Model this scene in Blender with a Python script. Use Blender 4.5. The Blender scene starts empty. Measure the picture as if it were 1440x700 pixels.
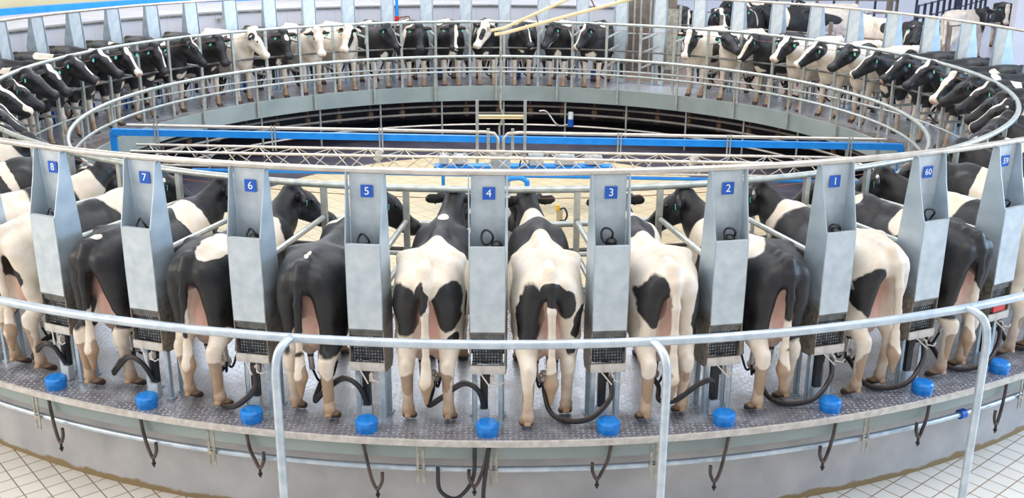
import bpy, bmesh, math, random
import numpy as np
from mathutils import Vector, Matrix
PI = math.pi
S = bpy.context.scene
COL = S.collection

# ------------------------------------------------------------------ camera, light, exposure
cam_d = bpy.data.cameras.new('camera'); cam = bpy.data.objects.new('camera', cam_d); COL.objects.link(cam)
CAM = Vector((-0.001, -16.8735, 4.0071))
Rv = Vector((0.99993151, -0.01005377, 0.00599193)); Uv = Vector((-0.00259328, 0.30891275, 0.95108685)); Wv = Vector((0.01141299, 0.95103724, -0.30886552))
cam.matrix_world = Matrix(((Rv.x, Uv.x, -Wv.x, CAM.x), (Rv.y, Uv.y, -Wv.y, CAM.y), (Rv.z, Uv.z, -Wv.z, CAM.z), (0, 0, 0, 1)))
cam_d.sensor_width = 36; cam_d.lens = 1467.5174 / 1440 * 36; cam_d.clip_end = 400; cam_d.clip_start = .1
S.camera = cam
S.view_settings.view_transform = 'Standard'; S.view_settings.look = 'None'; S.view_settings.gamma = 1
S.view_settings.exposure = 0.22; S.view_settings.use_curve_mapping = False
W = bpy.data.worlds.new('daylight'); S.world = W; W.use_nodes = True
bg = W.node_tree.nodes['Background']; bg.inputs[0].default_value = (.84, .90, 1.0, 1); bg.inputs[1].default_value = .72
def area(name, loc, to, sx, sy, e, colr):
    l = bpy.data.lights.new(name, 'AREA'); l.shape = 'RECTANGLE'; l.size = sx; l.size_y = sy; l.energy = e; l.color = colr
    o = bpy.data.objects.new(name, l); COL.objects.link(o); o.location = loc
    o.rotation_euler = (Vector(to) - Vector(loc)).to_track_quat('-Z', 'Y').to_euler()
    return o
area('skylight', (0, -10, 9.5), (0, -6, 0), 18, 6, 850, (1, .96, .90))
area('skylight', (0, 6, 10), (0, 6, 0), 22, 9, 1900, (.92, .95, 1))
area('back_daylight_fill', (-6.5, 12.8, 5.2), (-3.5, 6.5, 0), 12, 3, 1000, (.80, .88, 1))  # unseen source added to lift the far deck and cow backs
area('open_side_daylight', (18, -5, 5), (0, -4, .5), 14, 5, 2500, (.50, .72, 1))
area('warm_side_daylight', (-17, -12, 6), (0, -5, .5), 12, 5, 1250, (1, .92, .80))

# ------------------------------------------------------------------ materials
def srgb(h):
    h = h.lstrip('#'); v = [int(h[i:i+2], 16)/255 for i in (0, 2, 4)]
    return tuple([(c/12.92 if c <= .04045 else ((c+.055)/1.055)**2.4) for c in v] + [1])
def new_mat(name):
    m = bpy.data.materials.new(name); m.use_nodes = True
    return m, m.node_tree, m.node_tree.nodes['Principled BSDF']
def nd(nt, t, **kw):
    n = nt.nodes.new(t)
    for k, v in kw.items(): setattr(n, k, v)
    return n
def mathn(nt, op, a, b=None, clamp=False):
    n = nt.nodes.new('ShaderNodeMath'); n.operation = op; n.use_clamp = clamp
    for i, v in enumerate((a, b)):
        if v is None: continue
        if isinstance(v, (int, float)): n.inputs[i].default_value = v
        else: nt.links.new(v, n.inputs[i])
    return n.outputs[0]
def mixc(nt, f, a, b):
    n = nt.nodes.new('ShaderNodeMix'); n.data_type = 'RGBA'
    if isinstance(f, (int, float)): n.inputs[0].default_value = f
    else: nt.links.new(f, n.inputs[0])
    for i, v in ((6, a), (7, b)):
        if isinstance(v, tuple): n.inputs[i].default_value = v
        else: nt.links.new(v, n.inputs[i])
    return n.outputs[2]
def noise(nt, scale, detail=3, vec=None, rough=.5):
    n = nt.nodes.new('ShaderNodeTexNoise'); n.inputs['Scale'].default_value = scale; n.inputs['Detail'].default_value = detail; n.inputs['Roughness'].default_value = rough
    if vec is None:
        tc = nt.nodes.new('ShaderNodeTexCoord'); vec = tc.outputs['Object']
    nt.links.new(vec, n.inputs['Vector'])
    return n.outputs['Fac']
def ramp(nt, f, lo, hi):
    n = nt.nodes.new('ShaderNodeMapRange'); n.inputs[1].default_value = lo; n.inputs[2].default_value = hi; n.clamp = True
    nt.links.new(f, n.inputs[0]); return n.outputs[0]
def bump(nt, p, h, strength=.3, dist=.01):
    b = nt.nodes.new('ShaderNodeBump'); b.inputs['Strength'].default_value = strength; b.inputs['Distance'].default_value = dist
    nt.links.new(h, b.inputs['Height']); nt.links.new(b.outputs[0], p.inputs['Normal'])
def mottled(name, c1, c2, scale=6, rough=.5, metal=0, lo=.35, hi=.65, bstr=0):
    m, nt, p = new_mat(name)
    f = noise(nt, scale, 5)
    nt.links.new(mixc(nt, ramp(nt, f, lo, hi), srgb(c1), srgb(c2)), p.inputs['Base Color'])
    p.inputs['Roughness'].default_value = rough; p.inputs['Metallic'].default_value = metal
    if bstr: bump(nt, p, f, bstr)
    return m
M = {}
M['galv'] = mottled('galvanised_sheet', '#bcc6cb', '#d0d7db', 9, .42, .3)
M['galv_edge'] = mottled('galvanised_edge', '#a9b8c2', '#c4d2da', 9, .4, .5)
M['dirty_steel'] = mottled('dirty_steel', '#8f8a7c', '#b9b4a6', 14, .5, .35)
M['tube'] = mottled('galvanised_tube', '#a9aeaa', '#c3c6bf', 12, .35, .45)
M['rail'] = mottled('handrail_tube', '#b6c2cc', '#cfd8df', 9, .33, .5)
M['stainless'] = mottled('stainless_pipe', '#c9bfb2', '#ddd6cc', 8, .25, .6)
M['steel_dark'] = mottled('weathered_steel', '#5e5d5a', '#7c7b77', 9, .5, .4)
M['blue'] = mottled('blue_paint', '#1a8ae6', '#2696f0', 5, .35)
M['cap_blue'] = mottled('blue_rubber', '#0a6fc4', '#1b8ae0', 20, .35)
M['plate_blue'] = mottled('blue_number_plate', '#1c57b8', '#2160c4', 5, .4)
M['white'] = mottled('white_lettering', '#eef2f4', '#f6f8f8', 5, .5)
M['rubber'] = mottled('black_rubber', '#1a1b1f', '#2b2c31', 12, .38)
M['hose_brown'] = mottled('dirty_rubber', '#2a2625', '#5a4a42', 9, .45)
M['black'] = mottled('black_plastic', '#15161a', '#222327', 10, .45)
M['cream_pipe'] = mottled('cream_pipe', '#e6cf9c', '#efdcb2', 4, .45)
M['rust'] = mottled('rusty_bracket', '#7a4a35', '#94604a', 12, .6)
M['red'] = mottled('red_plastic', '#c42a2a', '#d93636', 8, .4)
M['teal'] = mottled('teal_ear_tag', '#59c2ae', '#7fd8c4', 10, .4)
M['yellow'] = mottled('yellow_cap', '#d8a72a', '#e4bd4a', 10, .45)
M['tan_post'] = mottled('tan_post', '#a89a7c', '#b9ac90', 8, .5)
M['dirty_cream'] = mottled('dirty_cream_plate', '#b9b2aa', '#d3ccc4', 16, .5, .1)
M['kerb'] = mottled('grey_kerb_paint', '#8a9592', '#9ba5a1', 1.5, .6)
M['pitwall'] = mottled('shade_toned_concrete', '#33313f', '#4a4550', 2, .5)  # dark tone carries the shade under the platform
M['roller'] = mottled('brown_roller', '#5c4433', '#8a6c52', 14, .6)
M['eye'] = mottled('dark_eye', '#0c0a0a', '#17110e', 20, .12)
M['fence_black'] = mottled('dark_painted_steel', '#2b3040', '#3b4152', 6, .5)
M['fence_brown'] = mottled('weathered_brown_steel', '#6d6055', '#86796b', 6, .55)
M['creamwall'] = mottled('cream_wall', '#d6c69c', '#dccfa9', .8, .8)
M['box_grey'] = mottled('grey_enclosure', '#b9bfc1', '#cdd2d3', 4, .45)
# concrete ring below the deck
def concrete():
    m, nt, p = new_mat('stained_concrete')
    f = noise(nt, 3, 6); c = mixc(nt, ramp(nt, f, .35, .7), srgb('#a5a3a3'), srgb('#bab7b5'))
    tc = nd(nt, 'ShaderNodeTexCoord'); sp = nd(nt, 'ShaderNodeSeparateXYZ'); nt.links.new(tc.outputs['Object'], sp.inputs[0])
    g = noise(nt, 5, 4); z = mathn(nt, 'ADD', sp.outputs[2], mathn(nt, 'MULTIPLY', g, .12))
    c = mixc(nt, ramp(nt, z, -.84, -.82), srgb('#8a7552'), c)
    nt.links.new(c, p.inputs['Base Color']); p.inputs['Roughness'].default_value = .7
    return m
M['concrete'] = concrete()
def tiles(name, c1, c2, grout, size, rot, gap=.035, rough=.35):
    m, nt, p = new_mat(name)
    tc = nd(nt, 'ShaderNodeTexCoord'); mp = nd(nt, 'ShaderNodeMapping'); mp.inputs['Rotation'].default_value = (0, 0, rot); mp.inputs['Scale'].default_value = (1/size,)*3
    nt.links.new(tc.outputs['Object'], mp.inputs[0])
    sp = nd(nt, 'ShaderNodeSeparateXYZ'); nt.links.new(mp.outputs[0], sp.inputs[0])
    ds = []
    for i in (0, 1):
        fr = mathn(nt, 'FRACT', sp.outputs[i]); ds.append(mathn(nt, 'ABSOLUTE', mathn(nt, 'SUBTRACT', fr, .5)))
    mx = mathn(nt, 'MAXIMUM', ds[0], ds[1]); g = ramp(nt, mx, .5-gap-.02, .5-gap+.01)
    fl = nd(nt, 'ShaderNodeVectorMath', operation='FLOOR'); nt.links.new(mp.outputs[0], fl.inputs[0])
    wn = nd(nt, 'ShaderNodeTexWhiteNoise'); nt.links.new(fl.outputs[0], wn.inputs[0])
    f2 = noise(nt, 1.3, 4)
    f = mathn(nt, 'ADD', mathn(nt, 'MULTIPLY', wn.outputs[0], .5), mathn(nt, 'MULTIPLY', f2, .6), True)
    c = mixc(nt, f, srgb(c1), srgb(c2)); c = mixc(nt, g, c, srgb(grout))
    nt.links.new(c, p.inputs['Base Color']); p.inputs['Roughness'].default_value = rough
    bump(nt, p, mathn(nt, 'SUBTRACT', 1.0, g), .4, .004)
    return m
M['tile_out'] = tiles('white_floor_tiles', '#d6d0c6', '#e6e1d8', '#8a6a48', .18, math.radians(-40), .022)
M['tile_in'] = tiles('tan_floor_tiles', '#c9b48e', '#d6c49f', '#9a866a', .30, math.radians(-40), .016, .4)
M['tile_wall'] = tiles('white_wall_panels', '#c9c7cc', '#d3d1d6', '#bab8bf', .62, 0, .012, .4)
def deck():
    m, nt, p = new_mat('checker_plate')
    tc = nd(nt, 'ShaderNodeTexCoord')
    tot = None
    for rot, off in ((PI/4, 0.0), (-PI/4, .5)):
        mp = nd(nt, 'ShaderNodeMapping'); mp.inputs['Rotation'].default_value = (0, 0, rot); nt.links.new(tc.outputs['Object'], mp.inputs[0])
        sp = nd(nt, 'ShaderNodeSeparateXYZ'); nt.links.new(mp.outputs[0], sp.inputs[0])
        P_ = .064
        u = mathn(nt, 'ADD', mathn(nt, 'DIVIDE', sp.outputs[0], P_), off); v = mathn(nt, 'ADD', mathn(nt, 'DIVIDE', sp.outputs[1], P_), off)
        fu = mathn(nt, 'ABSOLUTE', mathn(nt, 'SUBTRACT', mathn(nt, 'FRACT', u), .5)); fv = mathn(nt, 'ABSOLUTE', mathn(nt, 'SUBTRACT', mathn(nt, 'FRACT', v), .5))
        d = mathn(nt, 'ADD', mathn(nt, 'POWER', mathn(nt, 'DIVIDE', fu, .36), 2), mathn(nt, 'POWER', mathn(nt, 'DIVIDE', fv, .115), 2))
        r = ramp(nt, d, 1.0, .3)
        tot = r if tot is None else mathn(nt, 'MAXIMUM', tot, r)
    f = noise(nt, 1.1, 6); f2 = noise(nt, 5, 5)
    dirt = ramp(nt, mathn(nt, 'ADD', mathn(nt, 'MULTIPLY', f, .7), mathn(nt, 'MULTIPLY', f2, .3)), .42, .66)
    ln = nd(nt, 'ShaderNodeVectorMath', operation='LENGTH'); nt.links.new(tc.outputs['Object'], ln.inputs[0]); rad = mathn(nt, 'ADD', ln.outputs['Value'], mathn(nt, 'MULTIPLY', mathn(nt, 'SUBTRACT', f2, .5), 1.1))
    base = mixc(nt, dirt, srgb('#cbd0da'), srgb('#b5b0ab'))
    base = mixc(nt, ramp(nt, rad, 8.95, 9.35), base, srgb('#85838a')); base = mixc(nt, ramp(nt, rad, 7.7, 7.2), base, srgb('#7a6c62'))
    f4 = noise(nt, 22, 3)
    base = mixc(nt, mathn(nt, 'MULTIPLY', tot, mathn(nt, 'MULTIPLY', ramp(nt, f4, .38, .62), mathn(nt, 'ADD', ramp(nt, f, .66, .42), .35))), base, srgb('#eef1f6'))  # pale tread flecks: worn metal plus glints painted into the colour
    nt.links.new(base, p.inputs['Base Color']); p.inputs['Metallic'].default_value = .35
    nt.links.new(mathn(nt, 'ADD', mathn(nt, 'MULTIPLY', dirt, .18), .25), p.inputs['Roughness'])
    bump(nt, p, tot, .45, .005)
    return m
M['deck'] = deck()
def penfloor():
    m, nt, p = new_mat('wet_yard_sky_sheen')
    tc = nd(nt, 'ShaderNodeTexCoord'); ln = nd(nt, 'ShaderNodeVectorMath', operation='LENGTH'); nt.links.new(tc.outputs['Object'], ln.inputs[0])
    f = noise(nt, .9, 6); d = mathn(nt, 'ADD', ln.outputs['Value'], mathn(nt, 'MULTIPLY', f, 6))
    c = mixc(nt, ramp(nt, d, 18.5, 21), srgb('#8a766a'), srgb('#cdd4ee'))  # beyond the brown zone, sky reflection on wet floor painted in pale blue
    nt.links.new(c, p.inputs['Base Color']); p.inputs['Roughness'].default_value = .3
    return m
M['pen'] = penfloor()

# ------------------------------------------------------------------ mesh helpers
def tagit(o, label=None, cat=None, group=None, kind=None):
    if label: o['label'] = label
    if cat: o['category'] = cat
    if group: o['group'] = group
    if kind: o['kind'] = kind
    return o
def obj(name, bm, m, parent=None, smooth=False):
    me = bpy.data.meshes.new(name)
    bmesh.ops.recalc_face_normals(bm, faces=bm.faces)
    bm.to_mesh(me); bm.free()
    if smooth:
        me.polygons.foreach_set('use_smooth', [True]*len(me.polygons))
        try: me.set_sharp_from_angle(angle=math.radians(40))
        except Exception: pass
    if m is not None: me.materials.append(m)
    o = bpy.data.objects.new(name, me); COL.objects.link(o)
    if parent: o.parent = parent
    return o
def empty(name, loc=(0, 0, 0), rz=0):
    o = bpy.data.objects.new(name, None); COL.objects.link(o); o.location = loc; o.rotation_euler = (0, 0, rz); o.empty_display_size = .1
    return o
def copy_tree(o, parent=None):
    c = o.copy(); COL.objects.link(c)
    if parent: c.parent = parent
    for ch in list(o.children): copy_tree(ch, c)
    return c
def B(): return bmesh.new()
def box(bm, c, s, rot=None):
    v = []
    for i in (-1, 1):
        for j in (-1, 1):
            for k in (-1, 1):
                q = Vector((i*s[0]/2, j*s[1]/2, k*s[2]/2))
                if rot is not None: q = rot @ q
                v.append(bm.verts.new(q + Vector(c)))
    for f in ((0, 1, 3, 2), (4, 6, 7, 5), (0, 4, 5, 1), (2, 3, 7, 6), (0, 2, 6, 4), (1, 5, 7, 3)): bm.faces.new([v[i] for i in f])
def tube(bm, pts, r, n=10, cap=True, closed=False):
    pts = [Vector(p) for p in pts]; N = len(pts); rings = []
    rr = r if isinstance(r, (list, tuple)) else [r]*N
    prev = None
    for i, p in enumerate(pts):
        if closed: d = pts[(i+1) % N] - pts[i-1]
        else: d = (pts[min(i+1, N-1)] - pts[max(i-1, 0)])
        d.normalize()
        if prev is None:
            a = Vector((0, 0, 1)) if abs(d.z) < .9 else Vector((1, 0, 0)); x = d.cross(a).normalized()
        else: x = (prev - d*prev.dot(d)).normalized()
        prev = x; y = d.cross(x)
        k = 1.0
        rings.append([bm.verts.new(p + (x*math.cos(t) + y*math.sin(t))*rr[i]*k) for t in [2*PI*j/n for j in range(n)]])
    for i in range(N if closed else N-1):
        a, b = rings[i], rings[(i+1) % N]
        for j in range(n): bm.faces.new((a[j], a[(j+1) % n], b[(j+1) % n], b[j]))
    if cap and not closed: bm.faces.new(rings[0]); bm.faces.new(rings[-1])
def lathe(bm, prof, a0=0, a1=2*PI, n=240, closed_prof=True):
    full = abs(a1-a0-2*PI) < 1e-6; cnt = n if full else n+1; rings = []
    for i in range(cnt):
        a = a0+(a1-a0)*i/n; rings.append([bm.verts.new((r*math.cos(a), r*math.sin(a), z)) for r, z in prof])
    m = len(prof)
    for i in range(n):
        A, Bq = rings[i], rings[(i+1) % cnt]
        for j in range(m if closed_prof else m-1): bm.faces.new((A[j], Bq[j], Bq[(j+1) % m], A[(j+1) % m]))
    if not full and closed_prof: bm.faces.new(rings[0]); bm.faces.new(rings[-1])
def ring(bm, R, z, r, n=240, k=10, a0=0, a1=2*PI):
    lathe(bm, [(R+r*math.cos(2*PI*j/k), z+r*math.sin(2*PI*j/k)) for j in range(k)], a0, a1, n)
def prism(bm, poly, y0, y1):          # polygon in x-z extruded along y
    a = [bm.verts.new((x, y0, z)) for x, z in poly]; b = [bm.verts.new((x, y1, z)) for x, z in poly]
    bm.faces.new(a); bm.faces.new(list(reversed(b)))
    for i in range(len(poly)):
        j = (i+1) % len(poly); bm.faces.new((a[i], a[j], b[j], b[i]))
def cyl(bm, c, r, h, n=24, bev=.0):
    prof = [(0, 0), (r, 0), (r, h-bev), (r-bev, h), (0, h)]
    rs = []
    for rr, z in prof:
        if rr == 0: rs.append([bm.verts.new((c[0], c[1], c[2]+z))])
        else: rs.append([bm.verts.new((c[0]+rr*math.cos(2*PI*i/n), c[1]+rr*math.sin(2*PI*i/n), c[2]+z)) for i in range(n)])
    for i in range(len(rs)-1):
        A, Bq = rs[i], rs[i+1]
        for j in range(n):
            if len(A) == 1: bm.faces.new((A[0], Bq[j], Bq[(j+1) % n]))
            elif len(Bq) == 1: bm.faces.new((A[j], A[(j+1) % n], Bq[0]))
            else: bm.faces.new((A[j], A[(j+1) % n], Bq[(j+1) % n], Bq[j]))
def spline(pts, n=8):
    pts = [Vector(p) for p in pts]; out = []
    P_ = [pts[0]*2-pts[1]] + pts + [pts[-1]*2-pts[-2]]
    for i in range(1, len(P_)-2):
        p0, p1, p2, p3 = P_[i-1:i+3]
        for k in range(n):
            t = k/n; out.append(.5*((2*p1)+(p2-p0)*t+(2*p0-5*p1+4*p2-p3)*t*t+(3*p1-p0-3*p2+p3)*t**3))
    out.append(pts[-1]); return out
def pol(R, deg, z=0): return Vector((R*math.cos(math.radians(deg)), R*math.sin(math.radians(deg)), z))
AZ0 = -66.61
def az(k): return AZ0 - 6*k            # azimuth of cabinet k (k = 1..8 as numbered, 0 is 60, -1 is 59)
def project(p):
    d = Vector(p) - CAM; z = d.dot(Wv)
    if z < .2: return None
    return (720+1467.5*d.dot(Rv)/z, 350-1467.5*d.dot(Uv)/z)
def in_view(pts, m=4):
    q = [project(p) for p in pts]; q = [a for a in q if a]
    if not q: return False
    xs = [a[0] for a in q]; ys = [a[1] for a in q]
    return max(xs) > m and min(xs) < 1440-m and max(ys) > m and min(ys) < 700-m
ORD = ['first', 'second', 'third', 'fourth', 'fifth', 'sixth', 'seventh', 'eighth', 'ninth', 'tenth', 'eleventh', 'twelfth', 'thirteenth', 'fourteenth', 'fifteenth', 'sixteenth', 'seventeenth', 'eighteenth', 'nineteenth', 'twentieth', 'twenty-first', 'twenty-second', 'twenty-third', 'twenty-fourth', 'twenty-fifth', 'twenty-sixth', 'twenty-seventh', 'twenty-eighth', 'twenty-ninth', 'thirtieth', 'thirty-first', 'thirty-second', 'thirty-third', 'thirty-fourth', 'thirty-fifth', 'thirty-sixth']
# ------------------------------------------------------------------ cows: one continuous surface grown from a distance field
class SDF:
    def __init__(s, lo, hi, h):
        s.h = h; s.lo = np.array(lo, float)
        s.n = np.ceil((np.array(hi)-s.lo)/h).astype(int)+1
        s.ax = [s.lo[i]+h*np.arange(s.n[i]) for i in range(3)]
        s.F = np.full(tuple(s.n), 1.0, np.float32)
    def _apply(s, lo, hi, fn, k):
        sl = []
        for i in range(3):
            a = max(0, int((lo[i]-s.lo[i])/s.h)-1); b = min(s.n[i], int((hi[i]-s.lo[i])/s.h)+2); sl.append(slice(a, b))
        X, Y, Z = np.meshgrid(s.ax[0][sl[0]], s.ax[1][sl[1]], s.ax[2][sl[2]], indexing='ij')
        d = fn(X, Y, Z); f = s.F[tuple(sl)]
        h = np.maximum(k-np.abs(f-d), 0)/k
        s.F[tuple(sl)] = np.minimum(f, d)-h*h*k*.25
    def cone(s, a, b, r1, r2, k=.05, sc=(1, 1, 1)):
        a = np.array(a, float); b = np.array(b, float); R = max(r1, r2)+k+.03; ab = b-a; L = max(ab@ab, 1e-9)
        def fn(X, Y, Z):
            px, py, pz = X-a[0], Y-a[1], Z-a[2]; t = np.clip((px*ab[0]+py*ab[1]+pz*ab[2])/L, 0, 1)
            return np.sqrt((px-t*ab[0])**2/sc[0]**2+(py-t*ab[1])**2/sc[1]**2+(pz-t*ab[2])**2/sc[2]**2)-(r1+(r2-r1)*t)
        s._apply(np.minimum(a, b)-R*max(sc), np.maximum(a, b)+R*max(sc), fn, k)
    def ell(s, c, r, k=.06, R=None):
        c = np.array(c, float); r = np.array(r, float); m = max(r)+k+.03
        def fn(X, Y, Z):
            P_ = np.stack([X-c[0], Y-c[1], Z-c[2]], -1)
            if R is not None: P_ = P_@R
            k0 = np.sqrt(((P_/r)**2).sum(-1)); k1 = np.sqrt(((P_/(r*r))**2).sum(-1))+1e-9
            return k0*(k0-1)/k1
        s._apply(c-m, c+m, fn, k)
    def mesh(s):
        F = s.F; sg = F < 0; n = s.n
        c = [sg[i:n[0]-1+i, j:n[1]-1+j, k_:n[2]-1+k_] for i in (0, 1) for j in (0, 1) for k_ in (0, 1)]
        tot = sum(x.astype(np.int8) for x in c); act = (tot > 0) & (tot < 8)
        idx = np.full(act.shape, -1, int); I, J, K = np.nonzero(act); idx[I, J, K] = np.arange(len(I))
        acc = np.zeros((len(I), 3)); cnt = np.zeros(len(I))
        for ax in range(3):
            for u in (0, 1):
                for v in (0, 1):
                    o = [0, 0, 0]; o[(ax+1) % 3] = u; o[(ax+2) % 3] = v
                    a = F[I+o[0], J+o[1], K+o[2]]; o2 = list(o); o2[ax] = 1; b = F[I+o2[0], J+o2[1], K+o2[2]]
                    m = (a < 0) != (b < 0); t = np.where(m, a/np.where(m, a-b, 1), 0)
                    q = np.stack([np.full(len(I), float(x)) for x in o], -1); q[:, ax] = t
                    acc[m] += q[m]; cnt[m] += 1
        V = s.lo+s.h*(np.stack([I, J, K], -1)+acc/cnt[:, None])
        Q = []
        for ax in range(3):
            u, v = (ax+1) % 3, (ax+2) % 3
            sl0 = [slice(None)]*3; sl1 = [slice(None)]*3; sl0[ax] = slice(0, n[ax]-1); sl1[ax] = slice(1, n[ax])
            cr = sg[tuple(sl0)] != sg[tuple(sl1)]; E = np.array(np.nonzero(cr)).T
            E = E[(E[:, u] > 0) & (E[:, v] > 0) & (E[:, u] < n[u]-1) & (E[:, v] < n[v]-1)]
            ins = sg[tuple(E.T)]
            def id_(du, dv):
                e = E.copy(); e[:, u] += du; e[:, v] += dv; return idx[tuple(e.T)]
            q = np.stack([id_(-1, -1), id_(0, -1), id_(0, 0), id_(-1, 0)], -1)
            q[~ins] = q[~ins][:, ::-1]; Q.append(q)
        return V, np.concatenate(Q)
def cow_shape(pose):
    """pose: poll, D (direction poll to muzzle), roll; leg offsets; tail sway.  +x is forward, +y is the cow's left"""
    g = dict(poll=(1.0, 0, 1.40), D=(.8, 0, -.6), hl=0, hr=0, fl=0, fr=0, tail=0.0, tailout=0.0, fat=1.0, h=.018); g.update(pose)
    s = SDF((-1.08, -.62, -.03), (1.62, .62, 1.78), g['h'])
    f = g['fat']
    # trunk
    s.cone((-.42, 0, 1.06), (.40, 0, 1.02), .265*f, .255*f, .05, (1, 1, 1.12))
    s.ell((-.05, 0, .90), (.56, .315*f, .33), .12)
    s.ell((.46, 0, 1.02), (.26, .23, .36), .1)
    s.ell((.60, 0, .88), (.16, .15, .22), .1)
    s.cone((-.60, 0, 1.375), (.15, 0, 1.335), .035, .035, .10); s.cone((.15, 0, 1.335), (.50, 0, 1.36), .035, .05, .10)
    for y in (-1, 1):
        # hooks, pins, thurl
        s.cone((-.40, y*.235, 1.325), (-.34, y*.17, 1.31), .045, .045, .06)
        s.cone((-.42, y*.21, 1.30), (-.81, y*.125, 1.245), .04, .045, .08)
        s.cone((-.40, y*.10, 1.24), (-.74, y*.06, 1.22), .15, .12, .08)
        s.ell((-.58, y*.165, 1.08), (.23, .115, .25), .08)
        # rear legs
        dx = g['hl'] if y > 0 else g['hr']
        hip = (-.56, y*.17, 1.02); st = (-.50+dx*.3, y*.185, .80); hk = (-.79+dx*.75, y*.165, .545); ft = (-.735+dx, y*.165, .15); hf = (-.68+dx, y*.168, .05)
        s.cone(hip, st, .17, .125, .06, (1.1, .72, 1)); s.cone(st, (-.64+dx*.5, y*.175, .68), .13, .095, .06, (1.1, .75, 1))
        s.cone((-.62+dx*.5, y*.175, .72), (hk[0]+.03, hk[1], hk[2]+.02), .105, .066, .05)
        s.cone((-.80, y*.13, 1.16), (-.74+dx*.4, y*.165, .80), .055, .06, .09)
        s.cone((hk[0]-.025, hk[1], hk[2]+.035), (hk[0], hk[1], hk[2]-.05), .042, .054, .03)
        s.cone(hk, ft, .054, .043, .03); s.ell((ft[0], ft[1], .135), (.05, .052, .045), .03)
        for q in (-1, 1): s.cone((hf[0]-.015, hf[1]+q*.024, .075), (hf[0]+.05, hf[1]+q*.03, .032), .036, .03, .02)
        s.cone((ft[0]-.045, ft[1]-.02, .09), (ft[0]-.05, ft[1]+.02, .09), .014, .014, .02)
        # shoulder and front legs
        dx = g['fl'] if y > 0 else g['fr']
        s.ell((.42, y*.165, 1.06), (.17, .10, .28), .09)
        s.cone((.43, y*.19, .90), (.47+dx*.3, y*.17, .70), .11, .075, .06); s.cone((.47+dx*.3, y*.17, .70), (.50+dx*.6, y*.155, .43), .07, .05, .04)
        s.ell((.505+dx*.6, y*.155, .42), (.052, .05, .065), .03)
        s.cone((.50+dx*.6, y*.155, .40), (.50+dx, y*.155, .14), .047, .040, .03); s.ell((.505+dx, y*.155, .13), (.048, .05, .04), .03)
        for q in (-1, 1): s.cone((.52+dx, y*.155+q*.024, .075), (.58+dx, y*.155+q*.03, .032), .035, .029, .02)
    # udder
    s.ell((-.40, 0, .70), (.27, .165, .19), .07); s.ell((-.62, 0, .80), (.10, .10, .20), .06)
    for y in (-1, 1):
        s.ell((-.50, y*.08, .62), (.12, .09, .14), .03); s.ell((-.28, y*.075, .64), (.11, .085, .12), .03)
        s.cone((-.52, y*.08, .52), (-.52, y*.08, .44), .022, .015, .02); s.cone((-.27, y*.075, .55), (-.27, y*.075, .475), .02, .014, .02)
    # tail
    t = g['tail']; to = g['tailout']
    P_ = [(-.70, 0, 1.375), (-.81, t*.1, 1.350), (-.865, t*.3, 1.25), (-.872-to*.5, t*.6, 1.05), (-.850-to, t*.9, .80), (-.84-to, t*1.0, .60)]
    rr = [.036, .038, .036, .034, .030, .028]
    for i in range(5): s.cone(P_[i], P_[i+1], rr[i], rr[i+1], .06 if i < 2 else .03)
    s.cone(P_[5], (-.85-to, t, .42), .034, .056, .03); s.cone((-.85-to, t, .42), (-.85-to, t*1.02, .24), .056, .015, .03)
    # neck and head
    poll = Vector(g['poll']); D = Vector(g['D']).normalized(); side = Vector((0, 0, 1)).cross(D)
    if side.length < .2: side = Vector((0, 1, 0))
    if g.get('side'): side = Vector(g['side'])
    side = (side-D*side.dot(D)).normalized(); Un = D.cross(side).normalized()
    nb = Vector((.50, 0, 1.12)); mid = (nb+poll)/2+Vector((.02, 0, -.035))
    s.cone(nb, mid, .225, .155, .09, (1, .80, 1)); s.cone(mid, poll-Un*.04-D*.02, .155, .105, .07, (1, .85, 1))
    s.cone((.46, 0, 1.31), poll+Vector((-.06, 0, .0)), .07, .06, .08)
    s.cone((.62, 0, .95), mid+Vector((.0, 0, -.10)), .10, .07, .09)
    hs = 1.10; Hf = lambda d, y, u: tuple(poll+D*(d*hs)+side*(y*hs)+Un*(u*hs))
    s.cone(Hf(.0, 0, -.01), Hf(.14, 0, -.01), .093, .098, .05); s.cone(Hf(.12, 0, 0), Hf(.40, 0, -.015), .09, .064, .05)
    for y in (-1, 1):
        s.cone(Hf(.10, y*.055, .02), Hf(.16, y*.068, .02), .045, .042, .03)
        s.cone(Hf(.13, y*.04, -.10), Hf(.34, y*.025, -.065), .072, .045, .05)
    s.cone(Hf(.42, -.03, -.01), Hf(.42, .03, -.01), .068, .068, .04); s.cone(Hf(.43, 0, -.045), Hf(.36, 0, -.07), .045, .04, .04)
    s.cone(Hf(-.035, -.03, .05), Hf(-.035, .03, .05), .045, .045, .04)
    for y in (-1, 1):
        e0 = poll+D*.015+side*(y*.10)+Un*.015; ed = (side*y*1.0-D*.08-Un*.12+Vector((0, 0, -.12))).normalized()
        c = e0+ed*.085; Z = (Un*.6+D*.8); Z = (Z-ed*Z.dot(ed)).normalized(); Yv = Z.cross(ed)
        Rm = np.array([list(ed), list(Yv), list(Z)]).T
        s.ell(tuple(c), (.115, .058, .024), .015, Rm); s.cone(tuple(poll+side*y*.06), tuple(e0+ed*.03), .035, .028, .02)
    V, Q = s.mesh()
    me = bpy.data.meshes.new('cow')
    me.vertices.add(len(V)); me.vertices.foreach_set('co', V.astype(np.float32).ravel())
    me.loops.add(Q.size); me.loops.foreach_set('vertex_index', Q.ravel().astype(np.int32))
    me.polygons.add(len(Q)); me.polygons.foreach_set('loop_start', np.arange(0, Q.size, 4, dtype=np.int32)); 
    me.update(calc_edges=True); me.validate()
    me.polygons.foreach_set('use_smooth', [True]*len(me.polygons)); me.update()
    return dict(me=me, H=Hf, poll=poll, D=D, side=side, U=Un, udder=(-.36, 0, .60))
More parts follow.
